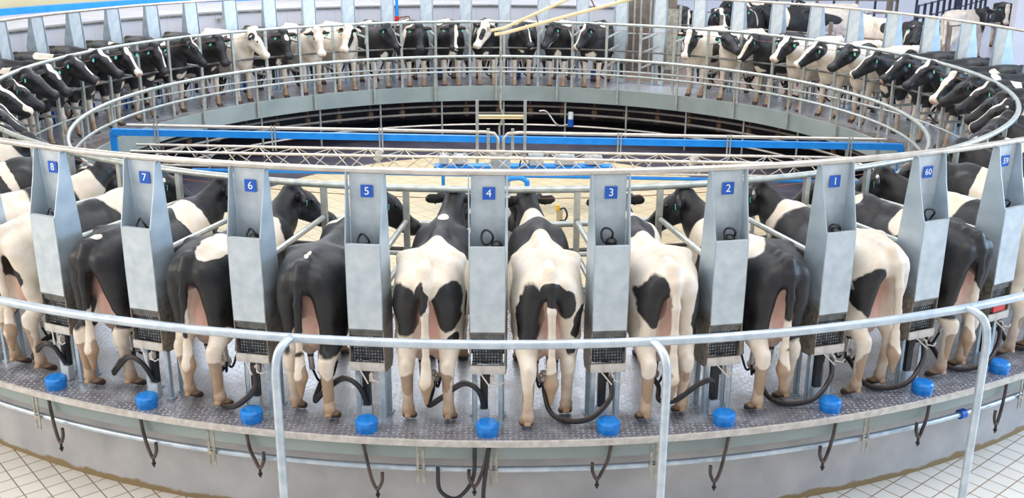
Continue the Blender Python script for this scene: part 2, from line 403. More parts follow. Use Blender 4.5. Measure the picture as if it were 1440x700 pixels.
def coat(name, base, blobs, seed, legs='w', nose=None, pinknose=False, udder=True):
    """blobs: list of ('b'|'w', x, y, z, rx, ry, rz) painted in order over the base colour"""
    m, nt, p = new_mat(name)
    tc = nd(nt, 'ShaderNodeTexCoord'); nz = nd(nt, 'ShaderNodeTexNoise'); nz.inputs['Scale'].default_value = 3.2; nz.inputs['Detail'].default_value = 3.5
    of = nd(nt, 'ShaderNodeVectorMath', operation='ADD'); of.inputs[1].default_value = (seed*3.7, seed*1.3, 0); nt.links.new(tc.outputs['Object'], of.inputs[0]); nt.links.new(of.outputs[0], nz.inputs['Vector'])
    sb = nd(nt, 'ShaderNodeVectorMath', operation='SUBTRACT'); nt.links.new(nz.outputs['Color'], sb.inputs[0]); sb.inputs[1].default_value = (.5, .5, .5)
    sc = nd(nt, 'ShaderNodeVectorMath', operation='SCALE'); nt.links.new(sb.outputs[0], sc.inputs[0]); sc.inputs[3].default_value = .17
    ad = nd(nt, 'ShaderNodeVectorMath', operation='ADD'); nt.links.new(tc.outputs['Object'], ad.inputs[0]); nt.links.new(sc.outputs[0], ad.inputs[1]); V = ad.outputs[0]
    sc2 = nd(nt, 'ShaderNodeVectorMath', operation='SCALE'); nt.links.new(sb.outputs[0], sc2.inputs[0]); sc2.inputs[3].default_value = .05
    ad2 = nd(nt, 'ShaderNodeVectorMath', operation='ADD'); nt.links.new(tc.outputs['Object'], ad2.inputs[0]); nt.links.new(sc2.outputs[0], ad2.inputs[1]); V2 = ad2.outputs[0]
    f2 = noise(nt, 9, 4, tc.outputs['Object'])
    white = mixc(nt, ramp(nt, f2, .35, .7), srgb('#e6dacb'), srgb('#d9c8b2'))
    black = mixc(nt, ramp(nt, f2, .4, .7), srgb('#18181b'), srgb('#282626'))
    def capd(b, cur):
        a, c_, r = Vector(b[2]), Vector(b[3]), b[4]; ab = c_-a
        s1 = nd(nt, 'ShaderNodeVectorMath', operation='SUBTRACT'); nt.links.new(V2, s1.inputs[0]); s1.inputs[1].default_value = a
        dt = nd(nt, 'ShaderNodeVectorMath', operation='DOT_PRODUCT'); nt.links.new(s1.outputs[0], dt.inputs[0]); dt.inputs[1].default_value = ab/ab.length_squared
        t = mathn(nt, 'ADD', dt.outputs['Value'], 0.0, True)
        sc_ = nd(nt, 'ShaderNodeVectorMath', operation='SCALE'); sc_.inputs[0].default_value = ab; nt.links.new(t, sc_.inputs[3])
        ds = nd(nt, 'ShaderNodeVectorMath', operation='DISTANCE'); nt.links.new(s1.outputs[0], ds.inputs[0]); nt.links.new(sc_.outputs[0], ds.inputs[1])
        q = mathn(nt, 'DIVIDE', ds.outputs['Value'], r)
        return q if cur is None else mathn(nt, 'MINIMUM', cur, q)
    def blobmask(bl, hi_=1.04, lo_=.97):
        cur = None
        for b in bl:
            if b[1] == 'cap':
                cur = capd(b, cur); continue
            v = V if max(b[4:7]) > .075 else tc.outputs['Object']
            s1 = nd(nt, 'ShaderNodeVectorMath', operation='SUBTRACT'); nt.links.new(v, s1.inputs[0]); s1.inputs[1].default_value = b[1:4]
            s2 = nd(nt, 'ShaderNodeVectorMath', operation='DIVIDE'); nt.links.new(s1.outputs[0], s2.inputs[0]); s2.inputs[1].default_value = b[4:7]
            s3 = nd(nt, 'ShaderNodeVectorMath', operation='LENGTH'); nt.links.new(s2.outputs[0], s3.inputs[0])
            cur = s3.outputs['Value'] if cur is None else mathn(nt, 'MINIMUM', cur, s3.outputs['Value'])
        return ramp(nt, cur, hi_, lo_)
    # base: white = 0, black = 1
    val = 1.0 if base == 'b' else 0.0
    i = 0
    while i < len(blobs):
        j = i
        while j < len(blobs) and blobs[j][0] == blobs[i][0]: j += 1
        mk = blobmask(blobs[i:j])
        if blobs[i][0] == 'b': val = mathn(nt, 'MAXIMUM', val, mk)
        else: val = mathn(nt, 'MINIMUM', val, mathn(nt, 'SUBTRACT', 1.0, mk))
        i = j
    sp = nd(nt, 'ShaderNodeSeparateXYZ'); nt.links.new(tc.outputs['Object'], sp.inputs[0]); sv = nd(nt, 'ShaderNodeSeparateXYZ'); nt.links.new(V, sv.inputs[0])
    if legs == 'w': val = mathn(nt, 'MULTIPLY', val, ramp(nt, sv.outputs[2], .60, .62))
    if isinstance(val, float): val = mathn(nt, 'ADD', val, 0.0)
    # pink skin of udder and between the thighs
    um = blobmask([('p', -.38, 0, .62, .30, .17, .19), ('p', -.70, -.02, .84, .13, .09, .28)], 1.25, .55)
    col = mixc(nt, val, white, black)
    if udder: col = mixc(nt, mathn(nt, 'MULTIPLY', um, .85), col, mixc(nt, f2, srgb('#e2b5a4'), srgb('#d39d8c')))
    if nose is not None: col = mixc(nt, capd(('x', 'cap', nose, (nose[0], nose[1]+.001, nose[2]), .046), None) if False else blobmask([('p',)+tuple(nose)+(.05, .05, .045)]), col, srgb('#c79a86') if pinknose else srgb('#19181a'))
    tl = blobmask([('p', -.85, 0, .34, .07, .30, .17)])
    col = mixc(nt, mathn(nt, 'MULTIPLY', tl, .75), col, srgb('#8a6a4c'))
    # brown stain on lower legs, horn coloured hooves
    f3 = noise(nt, 6, 5, tc.outputs['Object'])
    low = mathn(nt, 'ADD', ramp(nt, sp.outputs[2], .52, .06), mathn(nt, 'MULTIPLY', mathn(nt, 'SUBTRACT', f3, .5), 1.3), True)
    col = mixc(nt, mathn(nt, 'MULTIPLY', ramp(nt, low, .10, 1.05), ramp(nt, sp.outputs[2], .64, .56)), col, srgb('#a27e5c'))
    col = mixc(nt, ramp(nt, sp.outputs[2], .085, .065), col, srgb('#4a372b'))
    nt.links.new(col, p.inputs['Base Color']); p.inputs['Roughness'].default_value = .5
    hn = noise(nt, 70, 3, tc.outputs['Object']); big = noise(nt, 7, 3, tc.outputs['Object'])
    bump(nt, p, mathn(nt, 'ADD', mathn(nt, 'MULTIPLY', hn, .3), big), .35, .02)
    return m
def face_blobs(sh, kind):
    H = sh['H']
    hd = [('b', 'cap', H(-.02, 0, -.03), H(.46, 0, -.03), .18)]
    st = lambda a, b, r, y0=0, y1=0: ('w', 'cap', H(a, y0, .085), H(b, y1, .05), r)
    hd += [('b', 'cap', H(.03, -.26, -.06), H(.03, .26, -.06), .10)]
    if kind == 'black': return hd
    if kind == 'star': return hd+[('w', 'cap', H(.06, 0, .09), H(.11, 0, .09), .045)]
    if kind == 'blaze': return hd+[st(.0, .12, .05), st(.1, .38, .026), ('w', 'cap', H(.43, -.02, .02), H(.47, .01, 0), .062)]
    if kind == 'half': return hd+[st(.0, .10, .06), st(.08, .20, .035)]
    if kind == 'narrow': return hd+[st(.02, .34, .020)]
    if kind == 'wide': return hd+[st(-.02, .16, .068), st(.12, .38, .045), ('w', 'cap', H(.40, -.02, .03), H(.47, .02, -.02), .078)]
    if kind == 'cheek': return hd+[st(.02, .40, .05, .07, .05), ('w', 'cap', H(.44, .02, .0), H(.46, .04, -.02), .05)]
    if kind == 'chin': return hd+[('w', 'cap', H(.10, 0, -.13), H(.40, 0, -.09), .075)]
    if kind == 'patch': return [('w', 'cap', H(-.02, 0, -.03), H(.46, 0, -.03), .2), ('b', 'cap', H(.12, .06, .05), H(.26, .055, .03), .055), ('b', 'cap', H(.0, -.1, .0), H(.0, -.22, -.05), .07)]
    if kind == 'eyes': return [('w', 'cap', H(-.02, 0, -.03), H(.46, 0, -.03), .2), ('b', 'cap', H(.02, .13, -.02), H(.32, .12, -.03), .075), ('b', 'cap', H(.02, -.13, -.02), H(.32, -.12, -.03), .075)]
    if kind == 'white': return [('w', 'cap', H(-.02, 0, -.03), H(.46, 0, -.03), .18), ('b', 'cap', H(.02, .13, 0), H(.03, .24, -.05), .06), ('b', 'cap', H(.02, -.13, 0), H(.03, -.24, -.05), .06)]
    return []
_pose_cache = {}
def cow(name_key, pose, base, blobs, face, seed, loc, rz, label, group, tags=True, legs='w', eyes=True, scale=1.0):
    if name_key not in _pose_cache: _pose_cache[name_key] = cow_shape(pose)
    sh = _pose_cache[name_key]
    root = bpy.data.objects.new('cow', sh['me']); COL.objects.link(root)
    if not sh['me'].materials: sh['me'].materials.append(None)
    root.material_slots[0].link = 'OBJECT'
    root.material_slots[0].material = coat('cow_coat', base, list(blobs)+face_blobs(sh, face), seed, legs, sh['H'](.485, 0, -.01), face in ('blaze', 'wide', 'white', 'eyes', 'patch', 'narrow'))
    root.location = loc; root.rotation_euler = (0, 0, rz); root.scale = (scale,)*3
    tagit(root, label, 'cow', group)
    if name_key+'_e' not in _pose_cache:
        bm = B(); bmesh.ops.create_uvsphere(bm, u_segments=12, v_segments=8, radius=.02)
        e = obj('eye', bm, M['eye'], None, True); me = e.data; bpy.data.objects.remove(e)
        bm = B(); prism(bm, [(-.02, .025), (.02, .025), (.026, -.015), (.0, -.034), (-.026, -.015)], -.003, .003); tg = obj('ear_tag', bm, M['teal'])
        tm = tg.data; bpy.data.objects.remove(tg); _pose_cache[name_key+'_e'] = (me, tm)
    me, tm = _pose_cache[name_key+'_e']
    if eyes:
        for y in (-1, 1):
            e = bpy.data.objects.new('eye', me); COL.objects.link(e); e.parent = root; e.location = sh['H'](.135, y*.100, .035)
    if tags:
        X = sh['D']; 
        for y in (-1, 1):
            t = bpy.data.objects.new('ear_tag', tm); COL.objects.link(t); t.parent = root
            # hangs on the front face of the ear
            q = Vector(sh['H'](.02, y*.185, .0))+Vector((0, 0, -.035)); nrm = (sh['U']*.6+sh['D']*.8); nrm = (nrm-sh['side']*nrm.dot(sh['side'])).normalized()
            t.location = q+nrm*.022; t.rotation_euler = nrm.to_track_quat('-Y', 'Z').to_euler()
    return root
# ------------------------------------------------------------------ the setting
FLOOR = -.95
def struct(name, bm, m, smooth=False): return tagit(obj(name, bm, m, None, smooth), kind='structure')
bm = B(); lathe(bm, [(4.75, FLOOR), (40, FLOOR), (40, FLOOR-.1), (4.75, FLOOR-.1)], math.radians(-200), math.radians(20), 120); struct('floor_outer', bm, M['tile_out'])
bm = B(); lathe(bm, [(0.001, FLOOR+.01), (4.75, FLOOR+.01), (4.75, FLOOR-.1), (0.001, FLOOR-.1)], n=96); struct('floor_inner', bm, M['tile_in'])
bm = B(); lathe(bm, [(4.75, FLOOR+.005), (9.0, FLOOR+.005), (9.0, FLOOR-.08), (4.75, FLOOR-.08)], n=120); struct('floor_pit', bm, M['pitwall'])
# plinth wall under the rim of the platform
bm = B(); lathe(bm, [(9.0, FLOOR), (9.16, FLOOR), (9.16, -.20), (9.0, -.20)], n=200); struct('wall_plinth', bm, M['concrete'], True)
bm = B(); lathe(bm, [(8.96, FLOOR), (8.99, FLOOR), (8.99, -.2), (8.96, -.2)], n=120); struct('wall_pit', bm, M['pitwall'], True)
# raised yard beyond the ring
bm = B(); lathe(bm, [(9.75, -.02), (60, -.02), (60, -.6), (9.75, -.6)], math.radians(-25), math.radians(76), 80); struct('floor_yard', bm, M['pen'])
# curved back wall, its ledge and the cream wall behind
A0, A1 = math.radians(74), math.radians(216)
def wall_mat():
    m, nt, p = new_mat('white_panelled_wall')
    tc = nd(nt, 'ShaderNodeTexCoord'); sp = nd(nt, 'ShaderNodeSeparateXYZ'); nt.links.new(tc.outputs['Object'], sp.inputs[0])
    a = mathn(nt, 'MULTIPLY', mathn(nt, 'ARCTAN2', sp.outputs[1], sp.outputs[0]), 10.3/.6)
    ga = ramp(nt, mathn(nt, 'ABSOLUTE', mathn(nt, 'SUBTRACT', mathn(nt, 'FRACT', a), .5)), .475, .49)
    gz = ramp(nt, mathn(nt, 'ABSOLUTE', mathn(nt, 'SUBTRACT', mathn(nt, 'FRACT', mathn(nt, 'DIVIDE', sp.outputs[2], .33)), .5)), .47, .49)
    g = mathn(nt, 'MAXIMUM', ga, gz)
    f = noise(nt, 1.2, 5)
    c = mixc(nt, ramp(nt, f, .35, .7), srgb('#c6c5cc'), srgb('#cfcbcf')); c = mixc(nt, mathn(nt, 'MULTIPLY', g, .5), c, srgb('#b1afb8'))
    nt.links.new(c, p.inputs['Base Color']); p.inputs['Roughness'].default_value = .45
    return m
M['wallpanel'] = wall_mat(); M['ledge'] = mottled('ledge_concrete', '#a9a8b0', '#b6b4ba', 2, .7)
bm = B(); lathe(bm, [(10.25, FLOOR), (10.25, 1.66), (10.38, 1.66), (10.38, FLOOR)], A0, A1, 140); struct('wall_back', bm, M['wallpanel'], True)
bm = B(); lathe(bm, [(10.22, 1.665), (10.22, 1.70), (10.40, 1.70), (10.40, 1.665)], A0, A1, 140); struct('trim_1', bm, M['steel_dark'], True)
bm = B(); lathe(bm, [(10.40, 1.60), (10.40, 1.72), (13.2, 1.72), (13.2, 1.60)], A0, A1, 100); struct('ledge', bm, M['ledge'], True)
bm = B(); lathe(bm, [(13.3, FLOOR), (13.3, 5.0), (13.5, 5.0), (13.5, FLOOR)], math.radians(92), A1, 100); struct('wall_outer', bm, M['creamwall'], True)
bm = B(); box(bm, (17.9, 11.75, 2.0), (8.1, .3, 4.2)); struct('wall_right', bm, M['tile_wall'])
bm = B(); lathe(bm, [(12.9, 1.72), (12.9, 1.86), (13.1, 1.86), (13.1, 1.72)], math.radians(100), math.radians(216), 90)
tagit(obj('blue_beam', bm, M['blue'], None, True), 'long blue steel beam lying on the ledge above the white wall, upper left', 'beam')

# ------------------------------------------------------------------ rotary platform
plat = empty('rotary_platform'); tagit(plat, 'round rotating milking platform with checker plate deck carrying all the cows', 'platform')
DR = [(9.47, 0), (8.0, 0), (7.3, .07), (6.62, .19)]
bm = B(); lathe(bm, DR+[(6.62, .13), (8.0, -.05), (9.47, -.05)], n=260); obj('deck_plate', bm, M['deck'], plat, True)
bm = B(); lathe(bm, [(9.475, .008), (9.475, -.042), (9.50, -.042), (9.50, .008)], n=260); obj('rim_strip', bm, M['dirty_cream'], plat, True)
bm = B(); lathe(bm, [(6.60, .24), (6.60, -.09), (6.64, -.09), (6.64, .24)], n=200); obj('inner_kerb', bm, M['kerb'], plat, True)
bm = B(); ring(bm, 6.98, -.27, .025, 160, 6); ring(bm, 6.98, -.44, .028, 160, 6); obj('under_beam', bm, M['stainless'], plat, True)
bm = B(); lathe(bm, [(9.40, -.05), (9.40, -.20), (9.39, -.20), (9.39, -.05)], n=200); obj('skirt', bm, M['kerb'], plat, True)
def deckz(R):
    for (r0, z0), (r1, z1) in zip(DR, DR[1:]):
        if r0 >= R >= r1: return z0+(z1-z0)*(r0-R)/(r0-r1)
    return 0
for i in range(60):
    a = az(i)+1
    if not (0 < a % 360 < 185): continue
    c = pol(7.12, a); bm = B(); tube(bm, [c+Vector((0, 0, -.34)), c+Vector((0, 0, -.52))], .07, 10); tube(bm, [c+Vector((0, 0, -.15)), c+Vector((0, 0, -.34))], .035, 8)
    if in_view([c]): obj('support_roller', bm, M['roller'], plat)
# fixed ring pipe and legs under the far side
rp = empty('underframe_ring'); tagit(rp, 'thin steel ring pipe on short legs under the far side of the platform', 'pipe')
bm = B(); ring(bm, 6.75, -.66, .025, 160, 8); obj('ring_pipe', bm, M['stainless'], rp, True)
for i in range(0, 60, 2):
    a = az(i)
    if not (5 < a % 360 < 180): continue
    bm = B(); c = pol(6.72, a); tube(bm, [c+Vector((0, 0, -.12)), c+Vector((0, 0, FLOOR))], .022, 8); obj('ring_leg', bm, M['tube'], rp)

# inner guard rail standing on the kerb
ir = empty('inner_guard_rail'); tagit(ir, 'two-bar galvanised guard rail circling the inner edge of the platform', 'railing')
bm = B(); ring(bm, 6.53, .91, .032, 260, 10); obj('top_bar', bm, M['tube'], ir, True)
bm = B(); ring(bm, 6.53, .57, .024, 260, 8); obj('lower_bar', bm, M['tube'], ir, True)
for i in range(30):
    a = az(2*i)+1.5; c = pol(6.56, a); bm = B(); tube(bm, [c+Vector((0, 0, .91)), c+Vector((0, 0, -.06))], .024, 8); obj('post', bm, M['tube'], ir, True)
# head railing in front of the cows, posts at every cabinet
hr = empty('head_rail'); tagit(hr, 'galvanised head rail ring in front of the cows on upright posts', 'railing')
bm = B(); ring(bm, 7.58, 1.56, .033, 280, 10); obj('top_bar', bm, M['tube'], hr, True)
bm = B(); ring(bm, 7.58, .97, .02, 200, 8); obj('chest_bar', bm, M['steel_dark'], hr, True)
bm = B(); ring(bm, 7.50, .52, .018, 200, 8); obj('knee_bar', bm, M['tube'], hr, True)
for i in range(60):
    a = az(i); c = pol(7.58, a)
    bm = B(); R_ = Matrix.Rotation(math.radians(a), 3, 'Z'); box(bm, c+Vector((0, 0, (1.56+deckz(7.58))/2)), (.045, .055, 1.54-deckz(7.58)), R_); obj('post', bm, M['tube'], hr)
# top ring joining the cabinet heads
bm = B(); ring(bm, 9.07, 2.09, .027, 280, 10)
tagit(obj('cabinet_top_rail', bm, M['stainless'], None, True), 'pale tubular ring rail running along the tops of all the numbered cabinets', 'rail')

# ------------------------------------------------------------------ cabinets between the stalls
def holes_mat():
    m, nt, p = new_mat('perforated_black_tray')
    tc = nd(nt, 'ShaderNodeTexCoord'); sp = nd(nt, 'ShaderNodeSeparateXYZ'); nt.links.new(tc.outputs['Object'], sp.inputs[0])
    u = mathn(nt, 'SUBTRACT', mathn(nt, 'FRACT', mathn(nt, 'DIVIDE', sp.outputs[1], .024)), .5); v = mathn(nt, 'SUBTRACT', mathn(nt, 'FRACT', mathn(nt, 'DIVIDE', sp.outputs[2], .026)), .5)
    d = mathn(nt, 'ADD', mathn(nt, 'MULTIPLY', u, u), mathn(nt, 'MULTIPLY', v, v)); f = noise(nt, 14, 3)
    nt.links.new(mixc(nt, mathn(nt, 'MULTIPLY', ramp(nt, d, .09, .05), ramp(nt, f, .4, .6)), srgb('#1d1f24'), srgb('#9fa6aa')), p.inputs['Base Color']); p.inputs['Roughness'].default_value = .5
    return m
M['tray'] = holes_mat()
def side_mat():
    m, nt, p = new_mat('splashed_galvanised_side')
    tc = nd(nt, 'ShaderNodeTexCoord'); sp = nd(nt, 'ShaderNodeSeparateXYZ'); nt.links.new(tc.outputs['Object'], sp.inputs[0])
    f = noise(nt, 5, 5); z = mathn(nt, 'ADD', sp.outputs[2], mathn(nt, 'MULTIPLY', mathn(nt, 'SUBTRACT', f, .5), .9))
    f2 = noise(nt, 26, 4)
    dirty = mixc(nt, ramp(nt, f2, .4, .65), srgb('#968d80'), srgb('#6f675c'))
    clean = mixc(nt, ramp(nt, f, .35, .65), srgb('#a5b4be'), srgb('#bac7d0'))
    nt.links.new(mixc(nt, ramp(nt, z, .80, 1.15), dirty, clean), p.inputs['Base Color']); p.inputs['Roughness'].default_value = .45; p.inputs['Metallic'].default_value = .35
    return m
M['side'] = side_mat()
def build_cabinet():
    c = empty('stall_cabinet')
    yb = lambda z: .136+.010*min(1, max(0, (2.07-z)/.6))
    # back panel: trapezoid sheet leaning with the head, bent flanges at the top
    bm = B()
    zs = [2.07, 1.8, 1.5, 1.1, .56]; xs = [-.055, -.068, -.08, -.095, -.10]
    for dx in (0, -.012):
        pass
    a = [[bm.verts.new((x+dx, s*(yb(z)-.006), z)) for s in (-1, 1)] for dx in (0, -.012) for x, z in zip(xs, zs)]
    n = len(zs)
    for i in range(n-1):
        bm.faces.new((a[i][0], a[i][1], a[i+1][1], a[i+1][0])); bm.faces.new((a[n+i][0], a[n+i+1][0], a[n+i+1][1], a[n+i][1]))
        for s in (0, 1): bm.faces.new((a[i][s], a[n+i][s], a[n+i+1][s], a[i+1][s]))
    bm.faces.new((a[0][0], a[n][0], a[n][1], a[0][1])); bm.faces.new((a[n-1][0], a[n-1][1], a[2*n-1][1], a[2*n-1][0]))
    obj('back_panel', bm, M['galv'], c)
    # side panels
    fr = [(-.015, 2.075), (.03, 1.85), (.118, 1.54), (.122, 1.2), (.118, .84), (.112, .50)]
    bk = [(-.075, 2.075), (-.10, 1.8), (-.125, 1.5), (-.148, 1.2), (-.162, .9), (-.162, .75), (-.15, .50), (-.10, .44)]
    for s in (-1, 1):
        bm = B(); poly = fr+[(.06, .45)]+list(reversed(bk)); vs = []
        for off in (0, .009):
            vs.append([bm.verts.new((x, s*(.133+.014*min(1, max(0, (.12-x)/.2))+off), z)) for x, z in poly])
        bm.faces.new(vs[0]); bm.faces.new(list(reversed(vs[1])))
        for i in range(len(poly)): j = (i+1) % len(poly); bm.faces.new((vs[0][i], vs[0][j], vs[1][j], vs[1][i]))
        obj('side_panel', bm, M['side'], c)
    bm = B(); box(bm, (.119, 0, 1.19), (.010, .272, .70)); box(bm, (.10, 0, 1.535), (.04, .272, .008)); obj('front_panel', bm, M['galv'], c)
    bm = B(); box(bm, (.117, 0, .832), (.014, .268, .014)); box(bm, (.09, 0, .80), (.02, .268, .05)); obj('shadow_gap_bar', bm, M['steel_dark'], c)
    bm = B(); box(bm, (.03, 0, .65), (.10, .24, .20)); box(bm, (.03, 0, .765), (.12, .25, .02)); obj('filter_tray', bm, M['tray'], c)
    bm = B(); box(bm, (.118, 0, .515), (.014, .285, .07)); box(bm, (.04, 0, .485), (.16, .27, .012)); obj('lip_plate', bm, M['dirty_cream'], c)
    for x, y in ((.02, -.118), (.02, .118), (-.13, -.13), (-.13, .13)):
        bm = B(); s = 1 if y > 0 else -1
        box(bm, (x, y, .24), (.038, .006, .48)); box(bm, (x+.016, y-s*.016, .24), (.006, .036, .48)); box(bm, (x+.005, y-s*.008, .006), (.07, .06, .012)); obj('leg', bm, M['galv_edge'], c)
    bm = B(); box(bm, (.03, -.03, .30), (.05, .062, .36)); prism(bm, [(.0, .48), (.06, .48), (.045, .36), (.02, .36)], -.05, .02); obj('hose_guide', bm, M['black'], c)
    bm = B(); box(bm, (.045, -.03, .075), (.06, .085, .13)); obj('base_block', bm, M['galv'], c)
    # hook and cord retractor at the lip
    bm = B(); tube(bm, [(.12, .03, .47), (.16, .05, .42), (.18, .10, .41), (.17, .13, .43)], .006, 6); tube(bm, [(.125, -.06, .49), (.19, .02, .40)], .006, 6)
    box(bm, (.125, .035, .43), (.05, .03, .06)); obj('hook_arm', bm, M['dirty_cream'], c)
    # black shut off unit in the recess with a loop of hose
    bm = B(); cyl(bm, (.02, .0, 1.46), .045, .09, 20, .02); obj('valve_unit', bm, M['black'], c, True)
    bm = B(); pts = [Vector((.03+.02*math.sin(2*t), .0+.045*math.cos(t), 1.565+.058*math.sin(t))) for t in [2*PI*i/20 for i in range(20)]]; tube(bm, pts, .009, 8, closed=True); obj('hose_coil', bm, M['rubber'], c, True)
    return c
proto = build_cabinet()
def text_mesh(s, size):
    cu = bpy.data.curves.new('digit', 'FONT'); cu.body = s; cu.size = size; cu.align_x = 'CENTER'; cu.align_y = 'CENTER'; cu.extrude = .0015; cu.offset = 0
    o = bpy.data.objects.new('t', cu); COL.objects.link(o); bpy.context.view_layer.update()
    me = bpy.data.meshes.new_from_object(o.evaluated_get(bpy.context.evaluated_depsgraph_get())); bpy.data.objects.remove(o); me.materials.clear(); me.materials.append(M['white']); return me
def number_plate(parent, s):
    bm = B(); box(bm, (0, 0, 0), (.005, .098, .098)); pl = obj('number_plate', bm, M['plate_blue'], parent); pl.location = (-.052, .008, 1.925)
    d = bpy.data.objects.new('number', text_mesh(s, .088 if len(s) == 1 else .074)); COL.objects.link(d); d.parent = pl
    d.location = (.0045, 0, 0); d.rotation_euler = (PI/2, 0, PI/2)
first = True; far_i = 0; lft = 0; rgt = 0
RC = 9.13
cabs = {}
for k in list(range(-12, 48)):
    a = az(k); p = pol(RC, a)
    if not in_view([p+Vector((0, 0, z)) for z in (.3, 1.2, 2.0)]+[pol(RC, a+.9, z) for z in (.5, 2)]+[pol(RC, a-.9, z) for z in (.5, 2)], 0): continue
    c = proto if first else copy_tree(proto); first = False
    c.location = p; c.rotation_euler = (0, 0, math.radians(a)); cabs[k] = c
    rk = random.Random(k+40)
    for ch in c.children:
        if ch.name.startswith(('hose_coil', 'valve_unit')):
            ch.location.y += rk.uniform(-.03, .06) if ch.name.startswith('valve') else rk.uniform(-.02, .05); ch.location.z += rk.uniform(-.03, .03)+(.05 if k in (2, 3, 4) else 0)
# labels: numbered ones in front, ordinal ones along the far arc
num = {8: '8', 7: '7', 6: '6', 5: '5', 4: '4', 3: '3', 2: '2', 1: '1', 0: '60', -1: '59'}
far_k = sorted([k for k in cabs if k not in num and k > 12])
for k, c in cabs.items():
    if k in num:
        if k == -1: bm = B(); box(bm, (.13, -.03, .60), (.02, .16, .05)); obj('red_strap', bm, M['red'], c)
        number_plate(c, num[k]); tagit(c, 'tall galvanised cabinet with blue number %s plate' % num[k], 'cabinet', 'galvanised cabinets between the stalls')
    elif k in far_k:
        tagit(c, 'grey cabinet seen from behind, %s from the left along the far rim' % ORD[far_k.index(k)], 'cabinet', 'galvanised cabinets between the stalls')
    else: tagit(c, 'galvanised cabinet at the frame edge next after %s' % ('8' if k > 0 else '59'), 'cabinet', 'galvanised cabinets between the stalls')
NUMNAME = lambda k: num.get(k, '')
# blue canisters at some far cabinets
bm = B(); cyl(bm, (0, 0, 0), .10, .26, 20, .02); tube(bm, [(0, 0, .26), (0, 0, .34)], .04, 12); can0 = obj('blue_canister', bm, M['plate_blue'], None, True); first = True
for i, k in enumerate([k for k in far_k if k in (21, 22, 23, 24, 27, 32, 34, 36)]):
    o = can0 if first else copy_tree(can0); first = False
    o.location = pol(9.26, az(k)-1.9, 0); tagit(o, 'blue milk canister on the deck by the %s far cabinet from the left' % ORD[far_k.index(k)], 'canister', 'blue canisters on the far deck')

# ------------------------------------------------------------------ stall dividers
def divider():
    e = empty('stall_divider')
    for z in (1.25, .94, .60):
        bm = B(); tube(bm, [(-1.50, 0, z), (-.225, 0, z)], .026, 8); obj('bar', bm, M['tube'], e, True)
    return e
dp = divider(); first = True
dv = []
for k in range(-12, 48):
    a = az(k)
    if in_view([pol(R, a, z) for R in (7.7, 8.3, 8.8) for z in (.6, 1.25)], 0): dv.append(k)
fd = [k for k in dv if k > 12 and k not in num]
for k in dv:
    o = dp if first else copy_tree(dp); first = False
    o.location = pol(RC, az(k)); o.rotation_euler = (0, 0, math.radians(az(k)))
    if k in num: L = 'three-bar stall divider behind cabinet %s' % num[k]
    elif k in fd: L = 'three-bar stall divider, %s counting clockwise from the left around the far side' % ORD[fd.index(k)]
    elif k > 0: L = 'three-bar stall divider on the left curve, %s beyond cabinet 8' % ORD[k-9]
    else: L = 'three-bar stall divider on the right curve, %s beyond cabinet 59' % ORD[-2-k]
    tagit(o, L, 'divider', 'tubular stall dividers')

# ------------------------------------------------------------------ blue caps, milking clusters and hanging hoses
bm = B(); cyl(bm, (0, 0, 0), .086, .05, 28, .004); cyl(bm, (0, 0, .042), .093, .06, 28, .016); cap0 = obj('blue_puck', bm, M['cap_blue'], None, True); first = True
near = [k for k in range(-2, 10)]
def cname(k): return 'cabinet '+num[k] if k in num else ('the next cabinet past 8' if k > 0 else 'the next cabinet past 59')
for k in near:
    if not in_view([pol(9.34, az(k))], 0): continue
    o = cap0 if first else copy_tree(cap0); first = False
    o.location = pol(9.34, az(k), .001); tagit(o, 'round blue rubber cap on the deck rim in front of '+cname(k), 'cap', 'blue caps along the rim')
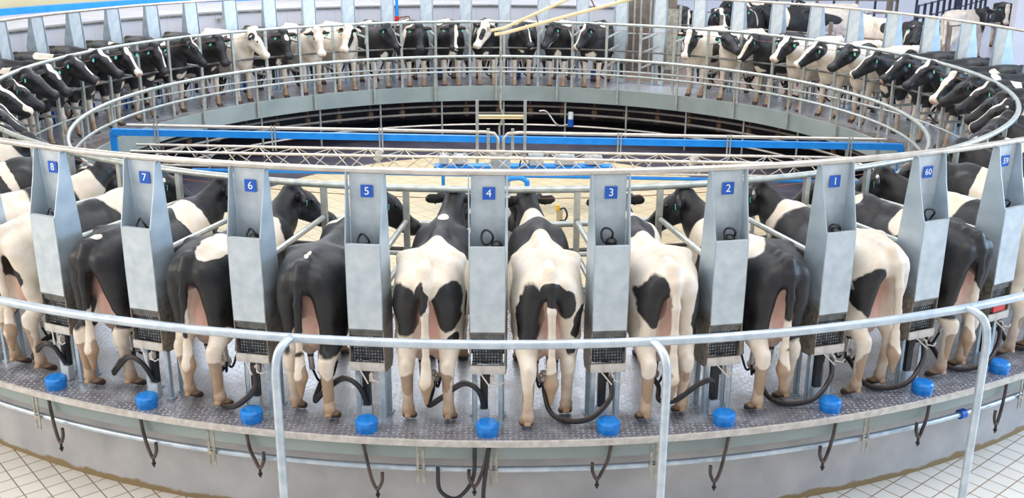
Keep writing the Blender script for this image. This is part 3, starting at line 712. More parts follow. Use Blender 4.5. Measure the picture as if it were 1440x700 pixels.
# cluster in cabinet coordinates: cow stands 3 degrees further on
def cluster(k, seed):
    rnd = random.Random(seed)
    e = empty('milking_cluster', pol(RC, az(k)), math.radians(az(k)))
    Mi = (Matrix.Translation(pol(RC, az(k))) @ Matrix.Rotation(math.radians(az(k)), 4, 'Z')).inverted()
    ca = az(k)-3; Mc = Matrix.Translation(pol(8.47, ca)) @ Matrix.Rotation(math.radians(ca+180), 4, 'Z')
    toL = lambda v: (Mi @ Mc) @ Vector(v)          # cow coordinates to this thing's own
    cx = toL((-.40, 0, .27))
    bm = B(); bmesh.ops.create_uvsphere(bm, u_segments=16, v_segments=10, radius=.062, matrix=Matrix.Translation(cx) @ Matrix.Scale(.75, 4, (0, 0, 1))); cyl(bm, cx+Vector((0, 0, .03)), .03, .03, 16, .005)
    obj('claw', bm, M['stainless'], e, True)
    for tx, ty in ((-.52, .08), (-.52, -.08), (-.27, .075), (-.27, -.075)):
        t = toL((tx, ty, .475)); lo = toL((tx*.8-.08, ty*1.0, .335))
        bm = B(); tube(bm, [t+Vector((0, 0, .0)), lo], .025, 12); cup = obj('teat_cup', bm, M['stainless'], e, True)
        bm = B(); tube(bm, [t+Vector((0, 0, -.01)), t+Vector((0, 0, .02))], .028, 12); o1 = obj('liner', bm, M['rubber'], cup, True)
        bm = B(); tube(bm, spline([lo, (lo+cx)/2+Vector((0, 0, -.10)), cx+Vector((0, 0, .02))], 6), .011, 8); o2 = obj('short_tube', bm, M['rubber'], cup, True)
    low = toL((-.66, .01, .10+.05*rnd.random()))
    end = Vector((.055, -.03, .16)); w = rnd.uniform(-.04, .05)
    if k in HOSE_UP: pts = [cx+Vector((0, 0, -.03)), toL((-.56, -.01, .22)), low, toL((-.74, -.10, .20+w)), Vector((.13, -.20, .36+w)), Vector((.12, -.08, .34)), end]
    else: pts = [cx+Vector((0, 0, -.03)), toL((-.52, 0, .18)), toL((-.62, -.04, .06)), toL((-.74, -.16, .035)), Vector((.17, -.14, .10)), Vector((.15, .02, .26)), Vector((.14, .02, .44))]
    bm = B(); tube(bm, spline(pts, 8), .021, 10); obj('milk_hose', bm, M['rubber'], e, True)
    bm = B(); tube(bm, [q+Vector((.012, -.008, .022)) for q in spline(pts, 8)], .010, 8); obj('pulse_tube', bm, M['hose_brown'], e, True)
    tagit(e, 'milking cluster with black hose under the cow left of '+cname(k), 'milking cluster', 'milking clusters')
HOSE_UP = (8, 7, 5, 4, 2, 9)
for k in near: cluster(k, k+20)
# dark cluster units on the far cows, one small thing each
bm = B()
for y in (-.08, .08): tube(bm, [(-.50, y, .47), (-.42, y*.6, .34)], .024, 8); tube(bm, [(-.27, y, .50), (-.36, y*.6, .34)], .024, 8)
cyl(bm, (-.40, 0, .26), .065, .07, 12, .02); tube(bm, spline([(-.42, 0, .27), (-.6, .05, .12), (-.75, .2, .10), (-.72, .32, .35), (-.66, .36, .5)], 5), .018, 8)
fc0 = obj('milking_cluster', bm, M['black'], None, True); first = True; fcs = [k for k in range(21, 46) if k not in (37, 38)]
for i, k in enumerate(fcs):
    a = az(k)-3; o = fc0 if first else copy_tree(fc0); first = False
    o.location = pol(8.45, a); o.rotation_euler = (0, 0, math.radians(a+180)); tagit(o, 'dark milking cluster under the %s cow from the left in the far row' % ORD[i], 'milking cluster', 'clusters under the far cows')
# drain hoses below the rim
HO = dict()
for k in near:
    a = az(k); c = lambda R, da, z: pol(R, a+da, z)
    if not in_view([c(9.42, 0, -.4)], 0): continue
    e = empty('drain_hose', c(9.42, 0, -.2), math.radians(a)); Mi = e.matrix_basis.inverted()
    ln = -.34-.05*((k*7) % 3); sg = -1 if k >= 5 else 1
    P_ = [c(9.43, .1*sg, -.05), c(9.45, -.1*sg, -.2), c(9.46, -.35*sg, ln+.05), c(9.47, -.62*sg, ln-.02), c(9.47, -.85*sg, ln+.05), c(9.47, -.88*sg, ln+.13)]
    Mi = (Matrix.Translation(c(9.42, 0, -.2)) @ Matrix.Rotation(math.radians(a), 4, 'Z')).inverted()
    bm = B(); tube(bm, [Mi @ q for q in spline(P_, 7)], .015, 8); obj('hose', bm, M['hose_brown'], e, True)
    q = Mi @ c(9.47, -.62*sg, ln-.02); bm = B(); tube(bm, [q, q+Vector((0, 0, -.05))], .012, 8); tube(bm, [q+Vector((0, 0, -.05)), q+Vector((0, 0, -.085))], [.02, .006], 8); obj('nozzle', bm, M['black'], e, True)
    tagit(e, 'dark hose loop with nozzle hanging below the rim under '+cname(k), 'hose', 'hoses hanging below the rim')
# the long loop of hose left of the fourth cabinet
a = az(4)+.4; e = empty('long_hose_loop', pol(9.46, a, -.1)); 
bm = B(); P_ = [pol(9.44, a-1.0, -.07), pol(9.46, a-1.1, -.35), pol(9.47, a-1.9, -.52), pol(9.47, a-2.7, -.45), pol(9.46, a-2.8, -.25)]
tube(bm, [q-pol(9.46, a, -.1) for q in spline(P_, 8)], .017, 8); obj('loop', bm, M['rubber'], e, True)
bm = B(); P_ = [pol(9.45, a-.3, -.07), pol(9.47, a-.55, -.4), pol(9.47, a-.6, -.56)]; tube(bm, [q-pol(9.46, a, -.1) for q in spline(P_, 6)], .017, 8); obj('tail_hose', bm, M['rubber'], e, True)
tagit(e, 'long black double hose looping below the rim left of cap 4', 'hose')
# vacuum pipe along the plinth wall
vp = empty('plinth_pipe'); tagit(vp, 'pale steel pipe running round the plinth wall below the deck rim', 'pipe')
bm = B(); ring(bm, 9.36, -.315, .026, 260, 10); obj('pipe', bm, M['rail'], vp, True)
for px in (58, 302, 592, 694, 917, 1212, 1430):
    # azimuth from the image column of the bracket
    aa = min([x/10 for x in range(-1300, -500)], key=lambda t: abs((project(pol(9.36, t, -.315)) or (1e9, 0))[0]-px))
    bm = B()
    for da in (-.14, .14):
        c = pol(9.40, aa+da, -.26); box(bm, c, (.008, .02, .34), Matrix.Rotation(math.radians(aa), 3, 'Z'))
    box(bm, pol(9.38, aa, -.315), (.05, .07, .03), Matrix.Rotation(math.radians(aa), 3, 'Z')); obj('bracket', bm, M['dirty_steel'], vp)
aa = min([x/10 for x in range(-1300, -500)], key=lambda t: abs((project(pol(9.36, t, -.315)) or (1e9, 0))[0]-1352))
bm = B(); tube(bm, [pol(9.36, aa-.2, -.315), pol(9.36, aa+.2, -.315)], .045, 14); obj('blue_coupling', bm, M['plate_blue'], vp, True)
# foreground hand rail with goose-neck posts
fr_ = empty('hand_rail'); tagit(fr_, 'thick galvanised hand rail sweeping across the foreground on bent posts', 'railing')
bm = B(); ring(bm, 9.74, .945, .036, 280, 14, math.radians(-175), math.radians(-5)); obj('rail_tube', bm, M['rail'], fr_, True)
for px in (412, 915, 1356):
    aa = min([x/10 for x in range(-1300, -500)], key=lambda t: abs((project(pol(9.74, t, .92)) or (1e9, 0))[0]-px))
    sgn = -1 if px < 720 else 1; o_ = .3; 
    P_ = [pol(9.74, aa, .945), pol(9.80, aa+.15*sgn, .94), pol(9.885, aa+.35*sgn, .88), pol(9.93, aa+.42*sgn, .74), pol(9.935, aa+.42*sgn, .4), pol(9.935, aa+.42*sgn, FLOOR)]
    bm = B(); tube(bm, spline(P_, 6), .034, 14); po = obj('post', bm, M['rail'], fr_, True)
    bm = B(); cyl(bm, pol(9.935, aa+.42*sgn, FLOOR), .07, .012, 20); obj('base_plate', bm, M['rail'], po, True)

# ------------------------------------------------------------------ centre bridge, truss and boxes
tilt = math.radians(.9)
RB = Matrix.Rotation(-tilt, 4, 'Y')
br = empty('centre_bridge'); tagit(br, 'bright blue beam bridge with pale pipe spanning the centre of the ring', 'bridge')
def L2(x, y, z): return Vector((x, y, z-.0155*x))
bm = B(); box(bm, (0, 0, 0), (13.0, .08, .105), Matrix.Rotation(math.atan(.0155), 3, 'Y')); 
for v in bm.verts: v.co += Vector((.15, 0, .42))
obj('beam', bm, M['blue'], br)
for x in (-6.33, 6.63): bm = B(); box(bm, L2(x, .0, .21), (.10, .055, .42)); obj('end_leg', bm, M['blue'], br)
bm = B(); tube(bm, [L2(-6.07, -.06, .55), L2(-.25, -.06, .55), L2(-.10, -.06, .53), L2(-.04, -.06, .45), L2(-.04, -.06, .16)], .027, 10); tube(bm, [L2(6.35, -.06, .55), L2(.30, -.06, .55), L2(.12, -.06, .53), L2(.05, -.06, .45), L2(.05, -.06, .16)], .027, 10); obj('service_pipe', bm, M['stainless'], br, True)
for x in (-5.6, -3.7, -1.95, 1.95, 3.75, 5.75):
    bm = B()
    for dx in (-.025, .025): box(bm, L2(x+dx, -.08, .38), (.022, .02, .42))
    obj('hanger_strap', bm, M['tube'], br)
for x in (-.38, .40): bm = B(); box(bm, (x, -.05, .55), (.05, .04, 1.05)); obj('centre_upright', bm, M['tube'], br)
bm = B(); tube(bm, [(-.38, -.05, .82), (.40, -.05, .82)], .02, 8); tube(bm, [(-.38, -.05, .78), (.40, -.05, .78)], .012, 8); obj('cross_pipe', bm, M['cream_pipe'], br, True)
for x in (-.2, .2): bm = B(); box(bm, (x, -.05, .40), (.05, .04, .42)); obj('short_upright', bm, M['tube'], br)
tr = empty('lattice_truss'); tagit(tr, 'pale triangular lattice truss spanning the ring just in front of the blue beam', 'truss')
X0, X1 = -5.9, 5.75
bm = B()
for y, z in ((-.20, .265), (-.50, .22)): tube(bm, [L2(X0, y, z), L2(X1, y, z)], .022, 8)
obj('upper_chord', bm, M['stainless'], tr, True)
bm = B(); tube(bm, [L2(X0+.4, -.35, -.03), L2(X1-.4, -.35, -.03)], .02, 8); obj('lower_chord', bm, M['stainless'], tr, True)
bm = B(); n = 19
for i in range(n):
    xa = X0+.2+(X1-X0-.4)*i/n; xb = X0+.2+(X1-X0-.4)*(i+.5)/n; xc = X0+.2+(X1-X0-.4)*(i+1)/n
    for y, z, o in ((-.20, .265, 0), (-.50, .22, .3)):
        tube(bm, [L2(xa+o, y, z), L2(xb+o, -.35, -.03), L2(xc+o, y, z)], .010, 5)
    tube(bm, [L2(xa, -.20, .265), L2(xb, -.50, .22), L2(xc, -.20, .265)], .008, 5)
obj('lacing', bm, M['stainless'], tr, True)
for x in (-1.95, 3.1):
    bm = B(); tube(bm, [L2(x-.05, -.52, .16), L2(x+.05, -.52, .32)], .045, 10); tube(bm, [L2(x, -.54, .2), L2(x, -.48, .28)], .06, 10); obj('clamp', bm, M['dirty_cream'], tr, True)
bm = B(); tube(bm, [L2(-5.0, -.30, -.115), L2(5.9, -.30, -.115)], .03, 10)
tagit(obj('blue_pipe', bm, M['blue'], None, True), 'long bright blue pipe running just under the lattice truss', 'pipe')
cc = empty('centre_column'); tagit(cc, 'stout grey cylindrical column at the centre of the ring', 'column')
bm = B(); cyl(bm, (0, 0, FLOOR+.01), .165, 1.11, 28, .01); obj('drum', bm, M['galv_edge'], cc, True)
bm = B(); cyl(bm, (0, 0, .17), .20, .03, 28, .005); obj('flange', bm, M['dirty_cream'], cc, True)
ms = empty('mast'); tagit(ms, 'thin upright mast at the ring centre, topped by cream pipes', 'mast')
bm = B(); tube(bm, [(0, 0, .2), (-.02, .0, .62), (.05, 0, .82), (.0, 0, .95), (0, 0, 2.2)], .018, 8); obj('pole', bm, M['dirty_steel'], ms, True)
bm = B(); tube(bm, [(-.16, 0, 2.18), (.05, 0, 2.22), (1.12, 0, 2.70), (6.5, 0, 5.1)], .025, 8); obj('feed_pipe', bm, M['cream_pipe'], ms, True)
bm = B(); tube(bm, [(-.10, 0, 2.12), (.05, 0, 2.14), (2.2, 0, 2.72), (8.5, 0, 4.45)], .028, 8); obj('feed_pipe', bm, M['cream_pipe'], ms, True)
for t_ in ([(.55, 0, 2.44), (.60, 0, 2.29)], [(1.36, 0, 2.8), (1.5, 0, 2.53)]): bm = B(); tube(bm, t_, .012, 6); obj('pipe_tie', bm, M['rust'], ms, True)
# grey boxes and cables
for x, w, h, nm, L in ((-.98, .16, .16, 'control_box', 'smallest grey control box left of the centre column'), (-.70, .26, .16, 'control_box', 'wider grey control box beside the left of the centre column'), (.62, .26, .22, 'control_box', 'round cornered grey control box right of the centre column'), (1.12, .34, .18, 'control_box', 'grey control box, middle one of three right of the column'), (1.62, .30, .16, 'control_box', 'rightmost grey control box under the truss')):
    e = empty(nm, (x, .9, -.12)); bm = B(); box(bm, (0, 0, .0), (w, .2, h)); bmesh.ops.bevel(bm, geom=bm.edges[:], offset=.02, segments=2, affect='EDGES'); obj('housing', bm, M['box_grey'], e)
    bm = B(); box(bm, (-w*.3, 0, h/2+.012), (.05, .05, .025)); box(bm, (w*.3, 0, h/2+.012), (.05, .05, .025)); obj('gland', bm, M['dirty_cream'], e); tagit(e, L, 'box', 'control boxes at the centre')
e = empty('equipment_stand'); 
bm = B(); box(bm, (.40, .9, -.245), (3.1, .24, .05)); obj('shelf', bm, M['blue'], e)
for x in (-1.0, 1.7): bm = B(); box(bm, (x, .9, -.6), (.06, .06, .69)); obj('leg', bm, M['blue'], e)
tagit(e, 'low blue steel stand carrying the grey control boxes', 'stand')
bm = B(); tube(bm, spline([(.50, .8, -.18), (.35, .72, -.25), (.36, .74, -.1), (.5, .8, -.08)], 6), .012, 6); tube(bm, spline([(.7, .78, -.22), (.75, .7, -.32), (.6, .72, -.33), (.62, .78, -.22)], 6), .010, 6)
tagit(obj('cable', bm, M['rubber'], None, True), 'black cables looping below the round cornered grey control box', 'cable')
bm = B(); tube(bm, spline([(.10, -1.0, .0), (.30, -1.0, .02), (.40, -1.0, -.03), (.42, -1.0, -.12), (.42, -1.0, FLOOR+.01)], 6), .04, 12)
tagit(obj('bent_blue_pipe', bm, M['blue'], None, True), 'thick bent blue pipe standing on the tan floor right of cabinet 4', 'pipe')
sp_ = empty('tap_post', (.88, -2.0, FLOOR+.01)); tagit(sp_, 'tan tap post with yellow cap standing on the tan tiles', 'post')
bm = B(); box(bm, (0, 0, .36), (.09, .06, .72)); obj('post', bm, M['tan_post'], sp_)
bm = B(); box(bm, (-.03, 0, .76), (.06, .06, .09)); obj('yellow_cap', bm, M['yellow'], sp_)
bm = B(); tube(bm, spline([(0, -.02, .74), (.07, -.03, .76), (.11, -.03, .66), (.08, -.03, .58), (.0, -.03, .57)], 6), .014, 8); obj('hose', bm, M['black'], sp_, True)
# small pump on the underframe (white and blue)
e = empty('valve_bottle', pol(6.72, 76.3, 0)); bm = B(); cyl(bm, (0, 0, -.66), .07, .17, 16, .01); obj('body', bm, M['plate_blue'], e, True); bm = B(); cyl(bm, (0, 0, -.49), .06, .16, 16, .01); obj('cover', bm, M['white'], e, True); bm = B(); tube(bm, spline([(-.72, -.05, -.30), (-.55, -.05, -.32), (-.3, -.05, -.62), (-.05, 0, -.62)], 6), .02, 8); obj('inlet_pipe', bm, M['stainless'], e, True)
tagit(e, 'small white and blue bottle valve on the pipe under the far kerb', 'valve')

# ------------------------------------------------------------------ behind the far rim
e = empty('blue_standpipe', pol(10.18, az(31)-2.6)); bm = B(); tube(bm, [(0, 0, 1.42), (0, 0, 4.2)], .04, 10); obj('pipe', bm, M['blue'], e, True)
bm = B(); tube(bm, [(0, -.02, 1.42), (.30, -.02, 1.46), (.34, -.02, 1.2)], .02, 8); obj('arm', bm, M['rust'], e, True); tagit(e, 'vertical blue standpipe on the back wall', 'pipe')
bm = B(); box(bm, (0, 0, 0), (.26, .10, .12)); bmesh.ops.bevel(bm, geom=bm.edges[:], offset=.02, segments=2, affect='EDGES'); o = obj('red_box', bm, M['red']); o.location = pol(10.15, az(31)-2.1, 1.40); o.rotation_euler = (0, 0, math.radians(az(31)-2+90)); tagit(o, 'small red box on the back wall below the blue standpipe', 'box')
for i, (k, L) in enumerate(((27.3, 'small dark wall bracket left of the blue standpipe, nearer the frame left'), (29.35, 'small dark wall bracket nearer the blue standpipe'))):
    bm = B(); a = az(k); box(bm, (0, 0, 0), (.10, .05, .07)); tube(bm, [(0, 0, 0), (.12, .0, .03)], .015, 6); o = obj('wall_bracket', bm, M['dirty_steel']); o.location = pol(10.2, a, 1.55); o.rotation_euler = (0, 0, math.radians(a+90)); tagit(o, L, 'bracket', 'wall brackets')
def fence(name, pts, zs, m, post_r, bar_r, H, L, cat='fence', n_per=None, z0=-.02):
    e = empty(name); tagit(e, L, cat)
    for i, p in enumerate(pts): bm = B(); box(bm, (p[0], p[1], (H+z0)/2), (post_r*2, post_r*2, H-z0)); obj('post', bm, m, e)
    for z in zs:
        bm = B(); tube(bm, [(p[0], p[1], z) for p in pts], bar_r, 6); obj('bar', bm, m, e)
    return e
fence('yard_gate', [(12.6+.45*i, 15.2+.62*i, 0) for i in range(13)], (.35, .65, .95, 1.33), M['fence_black'], .035, .022, 1.36, 'long dark steel bar fence at the back right of the yard')
fence('yard_fence', [tuple(pol(11.6, a)) for a in (68, 61, 54, 47, 40)], (.5, .85, 1.2), M['fence_brown'], .04, .022, 1.5, 'brown weathered tube fence curving behind the far right cabinets')
fence('yard_rail', [tuple(pol(10.7, a)) for a in (44, 38, 32, 26, 20, 14)], (.9,), M['tube'], .03, .022, .95, 'low galvanised rail behind the right hand far cabinets')
fence('yard_posts', [(11.6, 10.4), (12.3, 10.9), (13.2, 11.2)], (1.22,), M['fence_brown'], .045, .022, 1.25, 'short brown rail and posts before the right wall')
fence('back_fence', [(5.0+1.3*i, 17.5, 0) for i in range(7)], (.5, .9, 1.3), M['fence_brown'], .04, .02, 1.5, 'straight brown bar fence behind the waiting cows')
e = empty('overhead_beam'); bm = B(); box(bm, (13.5, 21.5, 1.45), (6.2, .12, .14)); obj('beam', bm, M['fence_black'], e)
for x in (10.5, 12, 13.5, 15, 16.5): bm = B(); box(bm, (x, 21.5, .7), (.07, .07, 1.4)); obj('post', bm, M['fence_black'], e)
tagit(e, 'dark horizontal beam on posts across the back of the yard', 'beam')
e = empty('yard_column', (12.35, 16.9, 0)); bm = B(); box(bm, (0, 0, 1.1), (.16, .16, 2.2)); obj('shaft', bm, M['fence_brown'], e); bm = B(); cyl(bm, (.1, 0, 1.72), .34, .5, 20, .06); obj('tan_drum', bm, M['tan_post'], e, True); tagit(e, 'brown yard column carrying a tan drum', 'column')
# exit gates where two stalls stand empty
e = empty('exit_gate', pol(10.4, az(37)-5.2), math.radians(az(37)-5+90)); bm = B(); box(bm, (0, 0, .95), (.46, .05, 1.5)); obj('panel', bm, M['dirty_steel'], e)
for x in (-.27, .27): bm = B(); box(bm, (x, 0, .9), (.05, .07, 1.85)); obj('post', bm, M['tube'], e)
tagit(e, 'grey brown exit gate panel seen through the empty stalls', 'gate')
for i, (a, L) in enumerate(((73, 'leftmost upright pipe frame at the exit behind the ring'), (69.5, 'upright pipe frame at the exit, just left of the grey gate panel'))):
    e = empty('exit_gateway', pol(10.9, a), math.radians(a+90))
    for x in (-.25, 0, .25): bm = B(); tube(bm, [(x, 0, 0), (x, 0, 2.1)], .025, 8); obj('upright', bm, M['tube'], e, True)
    bm = B(); tube(bm, [(-.3, 0, 2.05), (.3, 0, 2.05)], .022, 8); tube(bm, [(-.3, 0, 1.0), (.3, 0, 1.0)], .022, 8); obj('crossbar', bm, M['tube'], e, True); tagit(e, L, 'frame', 'exit frames')
e = empty('dark_screen', pol(11.2, 70.5), math.radians(160)); bm = B(); box(bm, (0, 0, 1.0), (1.6, .04, 2.0)); obj('sheet', bm, M['fence_brown'], e); tagit(e, 'brown stained screen wall behind the exit gate', 'screen')
for z, R_ in ((2.02, 6.9),):
    pass
bm = B(); ring(bm, 7.45, 1.44, .004, 200, 4); tagit(obj('guide_wire', bm, M['rust'], None), 'thin rusty guide wire circling just inside the head rail', 'wire')

# ------------------------------------------------------------------ cows
G = 'cows standing on the milking platform'
rndc = random.Random(5)
P_near = {
 9: dict(D=(.6, .5, -.5)), 8: dict(poll=(1.0, -.05, 1.42), D=(.55, -.45, -.65), tail=.03),
 7: dict(poll=(1.0, -.05, 1.42), D=(.5, -.5, -.65), tail=.05, hl=-.05, hr=.08, fat=1.02), 6: dict(poll=(1.0, -.04, 1.42), D=(.55, -.5, -.65), tail=.06, hl=.03, hr=-.05),
 5: dict(poll=(.96, -.12, 1.45), D=(.35, -.62, -.68), tail=.05, hl=.05, hr=-.07, fat=1.06), 4: dict(poll=(1.0, -.05, 1.45), D=(.7, -.1, -.62), tail=.0, hl=.0, hr=.0, fat=1.03),
 3: dict(poll=(1.0, .07, 1.44), D=(.65, .2, -.65), tail=-.02, hl=-.12, hr=.10), 2: dict(poll=(1.02, 0, 1.42), D=(.7, .05, -.65), tail=-.03, hl=-.06, hr=.02, fat=1.04),
 1: dict(poll=(.96, .14, 1.43), D=(.35, .60, -.70), tail=-.02, hl=-.06, hr=.08), 0: dict(poll=(1.0, .08, 1.42), D=(.5, .5, -.65), tail=-.13, hl=-.03, hr=.06),
 -1: dict(poll=(1.0, .08, 1.40), D=(.55, .45, -.62), tail=-.02, hl=-.02, hr=.05), -2: dict(poll=(1.0, .05, 1.40), D=(.6, .4, -.65), tail=0.0)}
C_near = {
 9: ('w', [('b', -.5, .2, 1.1, .25, .2, .3), ('b', .3, 0, 1.1, .3, .5, .4)], 'black', 'white cow with black patches, only partly in frame, left of cabinet 8 past its neighbour'),
 8: ('w', [('b', -.66, .08, 1.10, .26, .20, .22), ('b', -.85, -.1, .95, .1, .1, .12), ('b', .05, -.1, 1.2, .28, .4, .25), ('b', .75, 0, 1.2, .25, .3, .3)], 'black', 'white cow with a black rump patch standing left of cabinet 8'),
 7: ('b', [('w', -.66, -.02, .70, .24, .12, .17), ('w', .36, -.05, 1.22, .13, .40, .34), ('w', -.86, .03, .58, .06, .06, .22), ('w', -.7, 0, 1.4, .06, .05, .04)], 'black', 'black rumped cow with pale tail switch between cabinets 7 and 8'),
 6: ('b', [('w', -.50, -.12, 1.38, .30, .13, .14), ('w', .30, .05, 1.25, .13, .35, .30), ('w', -.70, .02, .80, .2, .09, .26), ('w', -.7, -.05, .62, .2, .3, .12)], 'black', 'black cow with cream loin and white inner thighs between cabinets 6 and 7'),
 5: ('b', [('w', -.68, .02, .72, .22, .12, .17), ('w', .42, -.02, 1.16, .06, .40, .36), ('w', .18, .28, 1.15, .07, .14, .2), ('w', -.70, -.01, 1.41, .10, .025, .05), ('w', -.72, .06, .68, .12, .1, .12)], 'black', 'nearly all black cow turning its head right, between cabinets 5 and 6'),
 4: ('w', [('b', -.80, .165, 1.03, .28, .125, .24), ('b', -.80, -.165, 1.05, .28, .12, .22), ('b', -.87, .03, 1.14, .07, .055, .16), ('b', -.45, .32, .92, .11, .12, .15), ('b', -.52, -.31, .98, .10, .10, .12), ('b', -.78, -.225, .76, .10, .06, .055), ('b', -.80, .12, .70, .06, .03, .03), ('b', .28, 0, 1.26, .32, .5, .28), ('b', .75, 0, 1.25, .3, .3, .3), ('w', .46, 0, 1.40, .07, .05, .06)], 'black', 'white cow with two black buttock patches between cabinets 4 and 5'),
 3: ('w', [('b', -.80, .15, 1.00, .28, .12, .27), ('b', -.84, -.03, 1.17, .14, .13, .12), ('b', -.80, -.13, 1.10, .2, .09, .14), ('b', -.68, -.25, .90, .17, .09, .15), ('b', -.74, -.19, .68, .07, .05, .07), ('b', .32, 0, 1.22, .20, .5, .30), ('b', .85, 0, 1.3, .22, .3, .25), ('w', .56, 0, 1.35, .10, .2, .15)], 'black', 'white cow with joined black rump patches between cabinets 3 and 4'),
 2: ('w', [('b', -.76, .14, 1.08, .30, .135, .23), ('b', -.66, -.27, .98, .26, .12, .28), ('b', .26, -.02, 1.34, .22, .20, .14), ('b', .85, 0, 1.3, .25, .3, .3)], 'black', 'white cow with one large black left buttock patch between cabinets 2 and 3'),
 1: ('b', [('w', -.66, .0, .72, .26, .13, .2), ('w', -.28, .14, 1.32, .34, .17, .16), ('w', -.70, -.0, .85, .12, .09, .28), ('w', -.72, .2, .62, .2, .12, .1), ('w', .38, .2, 1.2, .12, .3, .3)], 'black', 'black cow with white back patch and pink udder between cabinets 1 and 2'),
 0: ('w', [('b', -.78, .14, 1.0, .28, .13, .25), ('b', -.62, -.29, 1.08, .28, .11, .26), ('b', .12, 0, 1.15, .42, .5, .34), ('b', .85, 0, 1.3, .25, .3, .3)], 'black', 'white rumped cow with tail hanging to the right between cabinets 60 and 1'),
 -1: ('b', [('w', -.66, -.02, .74, .26, .13, .2), ('w', -.10, -.1, 1.3, .16, .35, .2), ('w', -.86, 0, .66, .09, .07, .30), ('w', -.72, .0, .80, .14, .12, .24), ('w', .5, .1, 1.2, .1, .3, .2)], 'black', 'black rumped cow with white tail end between cabinets 59 and 60'),
 -2: ('w', [('b', -.3, .1, 1.25, .32, .35, .2), ('b', .6, 0, 1.2, .4, .4, .4)], 'black', 'pale legged cow cut by the frame just right of cabinet 59')}
FD = {'half': 'white forehead triangle', 'black': 'all black face', 'star': 'small forehead star', 'blaze': 'white blaze', 'narrow': 'narrow face stripe', 'wide': 'broad face stripe', 'cheek': 'white cheek stripe', 'chin': 'white chin', 'patch': 'black eye patch', 'eyes': 'black edged white face', 'white': 'white face'}
def R_body(style, rnd):
    bl = []
    if style == 'b':
        bl = [('w', rnd.uniform(.2, .45), rnd.uniform(-.1, .1), rnd.uniform(1.1, 1.3), rnd.uniform(.06, .14), .4, rnd.uniform(.2, .4))] if rnd.random() < .75 else []
        bl += [('w', rnd.uniform(-.5, 0), rnd.uniform(-.2, .2), 1.38, rnd.uniform(.1, .28), rnd.uniform(.1, .2), .12)] if rnd.random() < .6 else []
        bl += [('w', .05, 0, .62, .5, .2, .14), ('w', .62, 0, .82, .14, .12, .12)]
    else:
        for _ in range(4): bl.append(('b', rnd.uniform(-.7, .4), rnd.choice((-1, 1))*rnd.uniform(.1, .3), rnd.uniform(.95, 1.35), rnd.uniform(.12, .26), rnd.uniform(.12, .22), rnd.uniform(.12, .24)))
    return bl
for k in range(-2, 10):
    base, bl, face, L = C_near[k]; a = az(k)-3
    pp = dict(P_near[k]); pp['h'] = .016
    cow('near%d' % k, pp, base, bl, face, k+3, pol(8.47, a, 0), math.radians(a+180), L, G)
poses = {
 'F0': dict(poll=(.90, 0, 1.36), D=(.42, 0, -.9), fl=.02, fr=-.06, fat=1.08, h=.021), 'FL': dict(poll=(.90, .05, 1.38), D=(.40, .38, -.82), fl=-.08, fr=.04, fat=1.06, h=.021), 'FR': dict(poll=(.90, -.05, 1.38), D=(.40, -.38, -.82), fl=.05, fr=-.04, fat=1.06, h=.021),
 'FS': dict(poll=(.92, .08, 1.36), D=(.35, .8, -.48), fl=-.05, fr=.05, fat=1.06, h=.021), 'PH': dict(poll=(.93, 0, 1.40), D=(.78, 0, -.62), fl=.05, fr=-.03, fat=1.06, h=.021), 'PR': dict(poll=(.93, -.05, 1.36), D=(.72, -.25, -.64), fl=-.05, fr=.03, fat=1.06, h=.021), 'PL': dict(poll=(.93, .06, 1.34), D=(.70, .28, -.66), fl=-.05, fr=.03, fat=1.06, h=.021)}
FAR = {20: ('b', 'narrow', 'PH'), 21: ('b', 'half', 'PH'), 22: ('b', 'blaze', 'PR'), 23: ('b', 'narrow', 'F0'), 24: ('b', 'half', 'FL'), 25: ('b', 'black', 'F0'), 26: ('w', 'patch', 'FL'), 27: ('b', 'star', 'F0'), 28: ('w', 'white', 'F0'), 29: ('w', 'eyes', 'FR'),
 30: ('b', 'cheek', 'FL'), 31: ('b', 'black', 'F0'), 32: ('b', 'cheek', 'F0'), 33: ('b', 'patch', 'FR'), 34: ('b', 'narrow', 'FL'), 35: ('b', 'chin', 'FR'), 36: ('b', 'blaze', 'FR'),
 39: ('w', 'wide', 'F0'), 40: ('w', 'black', 'FS'), 41: ('b', 'cheek', 'FR'), 42: ('w', 'wide', 'PH'), 43: ('w', 'wide', 'PR'), 44: ('w', 'black', 'PH'), 45: ('b', 'blaze', 'PR'), 46: ('b', 'narrow', 'PH'), 47: ('b', 'half', 'PH'),
 -12: ('b', 'wide', 'PL'), -11: ('b', 'black', 'PR'), -10: ('b', 'half', 'PH'), -9: ('b', 'narrow', 'PR'), -8: ('w', 'blaze', 'PH'), -7: ('b', 'blaze', 'PR'), -6: ('b', 'black', 'PH'), -5: ('w', 'star', 'PR'), -4: ('b', 'black', 'PH'), -3: ('b', 'narrow', 'PL'),
 19: ('b', 'half', 'PR'), 18: ('b', 'black', 'PH'), 17: ('b', 'half', 'PL'), 16: ('b', 'wide', 'PH'), 15: ('b', 'narrow', 'PR'), 14: ('b', 'narrow', 'PH'), 13: ('w', 'black', 'PL'), 12: ('b', 'cheek', 'PR'), 11: ('w', 'black', 'PH'), 10: ('b', 'black', 'PL')}
order = [k for k in range(20, 48) if k in FAR]
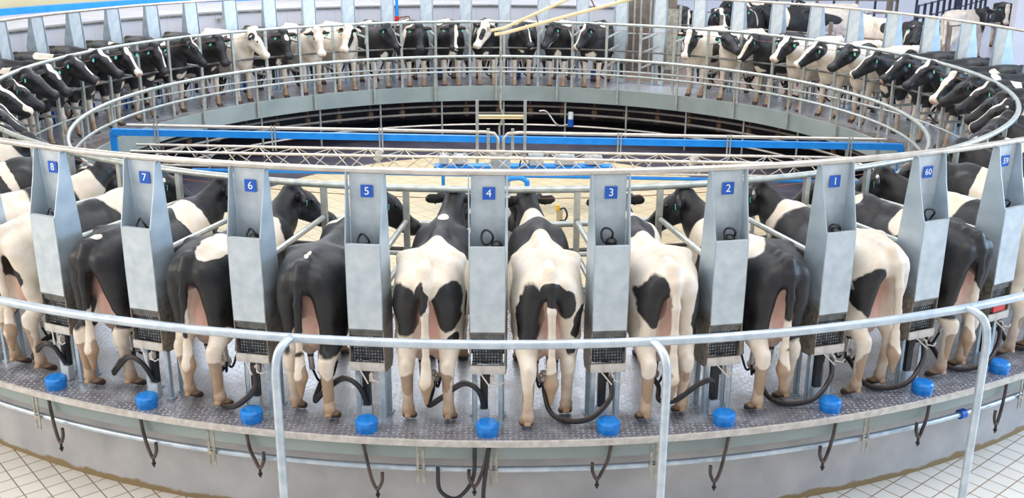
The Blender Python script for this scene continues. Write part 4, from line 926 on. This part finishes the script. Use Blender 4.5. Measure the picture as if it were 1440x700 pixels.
for k, (st, face, pn) in FAR.items():
    a = az(k)-3; R0 = 8.45
    pts = [pol(R, a, z) for R in (7.2, 7.8, 8.6, 9.2) for z in (.4, 1.2, 1.4)]
    if not in_view(pts, 0): continue
    rnd = random.Random(k*13+7)
    col = 'mostly black' if st == 'b' else 'mostly white'
    if k in order: L = '%s cow, %s, %s from the left in far row' % (col, FD[face], ORD[order.index(k)])
    elif k > 0: L = '%s cow, %s, left curve, %s beyond cabinet 8' % (col, FD[face], ORD[k-8])
    else: L = '%s cow, %s, right curve, %s beyond cabinet 59' % (col, FD[face], ORD[-1-k])
    cow(pn, poses[pn], st, R_body(st, rnd), face, k, pol(R0, a, 0), math.radians(a+180), L, G, scale=1.06)
# cows waiting in the yard
YG = 'cows waiting in the yard'
Y = [((9.9, 15.2), 175, 'w', 'black', 'PH', 'big cow with a white back and black belly behind the far right cabinets', [('b', .1, 0, .95, .6, .5, .22)]),
 ((8.4, 14.0), 195, 'b', 'black', 'PR', 'black cow in the yard standing beside the big white backed cow', None),
 ((7.2, 13.6), 240, 'b', 'star', 'PH', 'black cow in the yard behind the fifth cabinet gap of the exit side', None),
 ((6.2, 13.2), 255, 'b', 'wide', 'FL', 'black cow with broad white face stripe looking out of the yard', None),
 ((5.2, 13.8), 270, 'b', 'cheek', 'F0', 'black cow at the left end of the yard near the exit gate', None),
 ((9.9, 11.0), 100, 'w', 'black', 'PH', 'white cow with black spots seen from behind in the yard', [('b', -.8, .2, 1.2, .2, .12, .15), ('b', -.8, -.22, 1.0, .15, .12, .12)]),
 ((10.4, 9.6), 255, 'b', 'black', 'PR', 'all black cow low behind the yard rail on the right', None),
 ((13.3, 13.4), 30, 'w', 'black', 'PL', 'white rumped cow by the dark bar fence, right of the yard', [('b', .5, 0, 1.1, .3, .5, .4), ('b', -.6, .2, 1.1, .2, .2, .2)]),
 ((15.4, 15.6), 250, 'b', 'wide', 'F0', 'black and white cow facing out beside the right wall', [('w', .5, 0, 1.0, .2, .14, .4)]),
 ((7.7, 15.6), 200, 'b', 'black', 'PH', 'dark cow at the back of the yard against the brown fence', None)]
for i, ((x, y), rz, st, face, pn, L, bl) in enumerate(Y):
    cow(pn, poses[pn], st, bl if bl is not None else R_body(st, random.Random(i+90)), face, i+50, (x, y, -.02), math.radians(rz), L, YG)
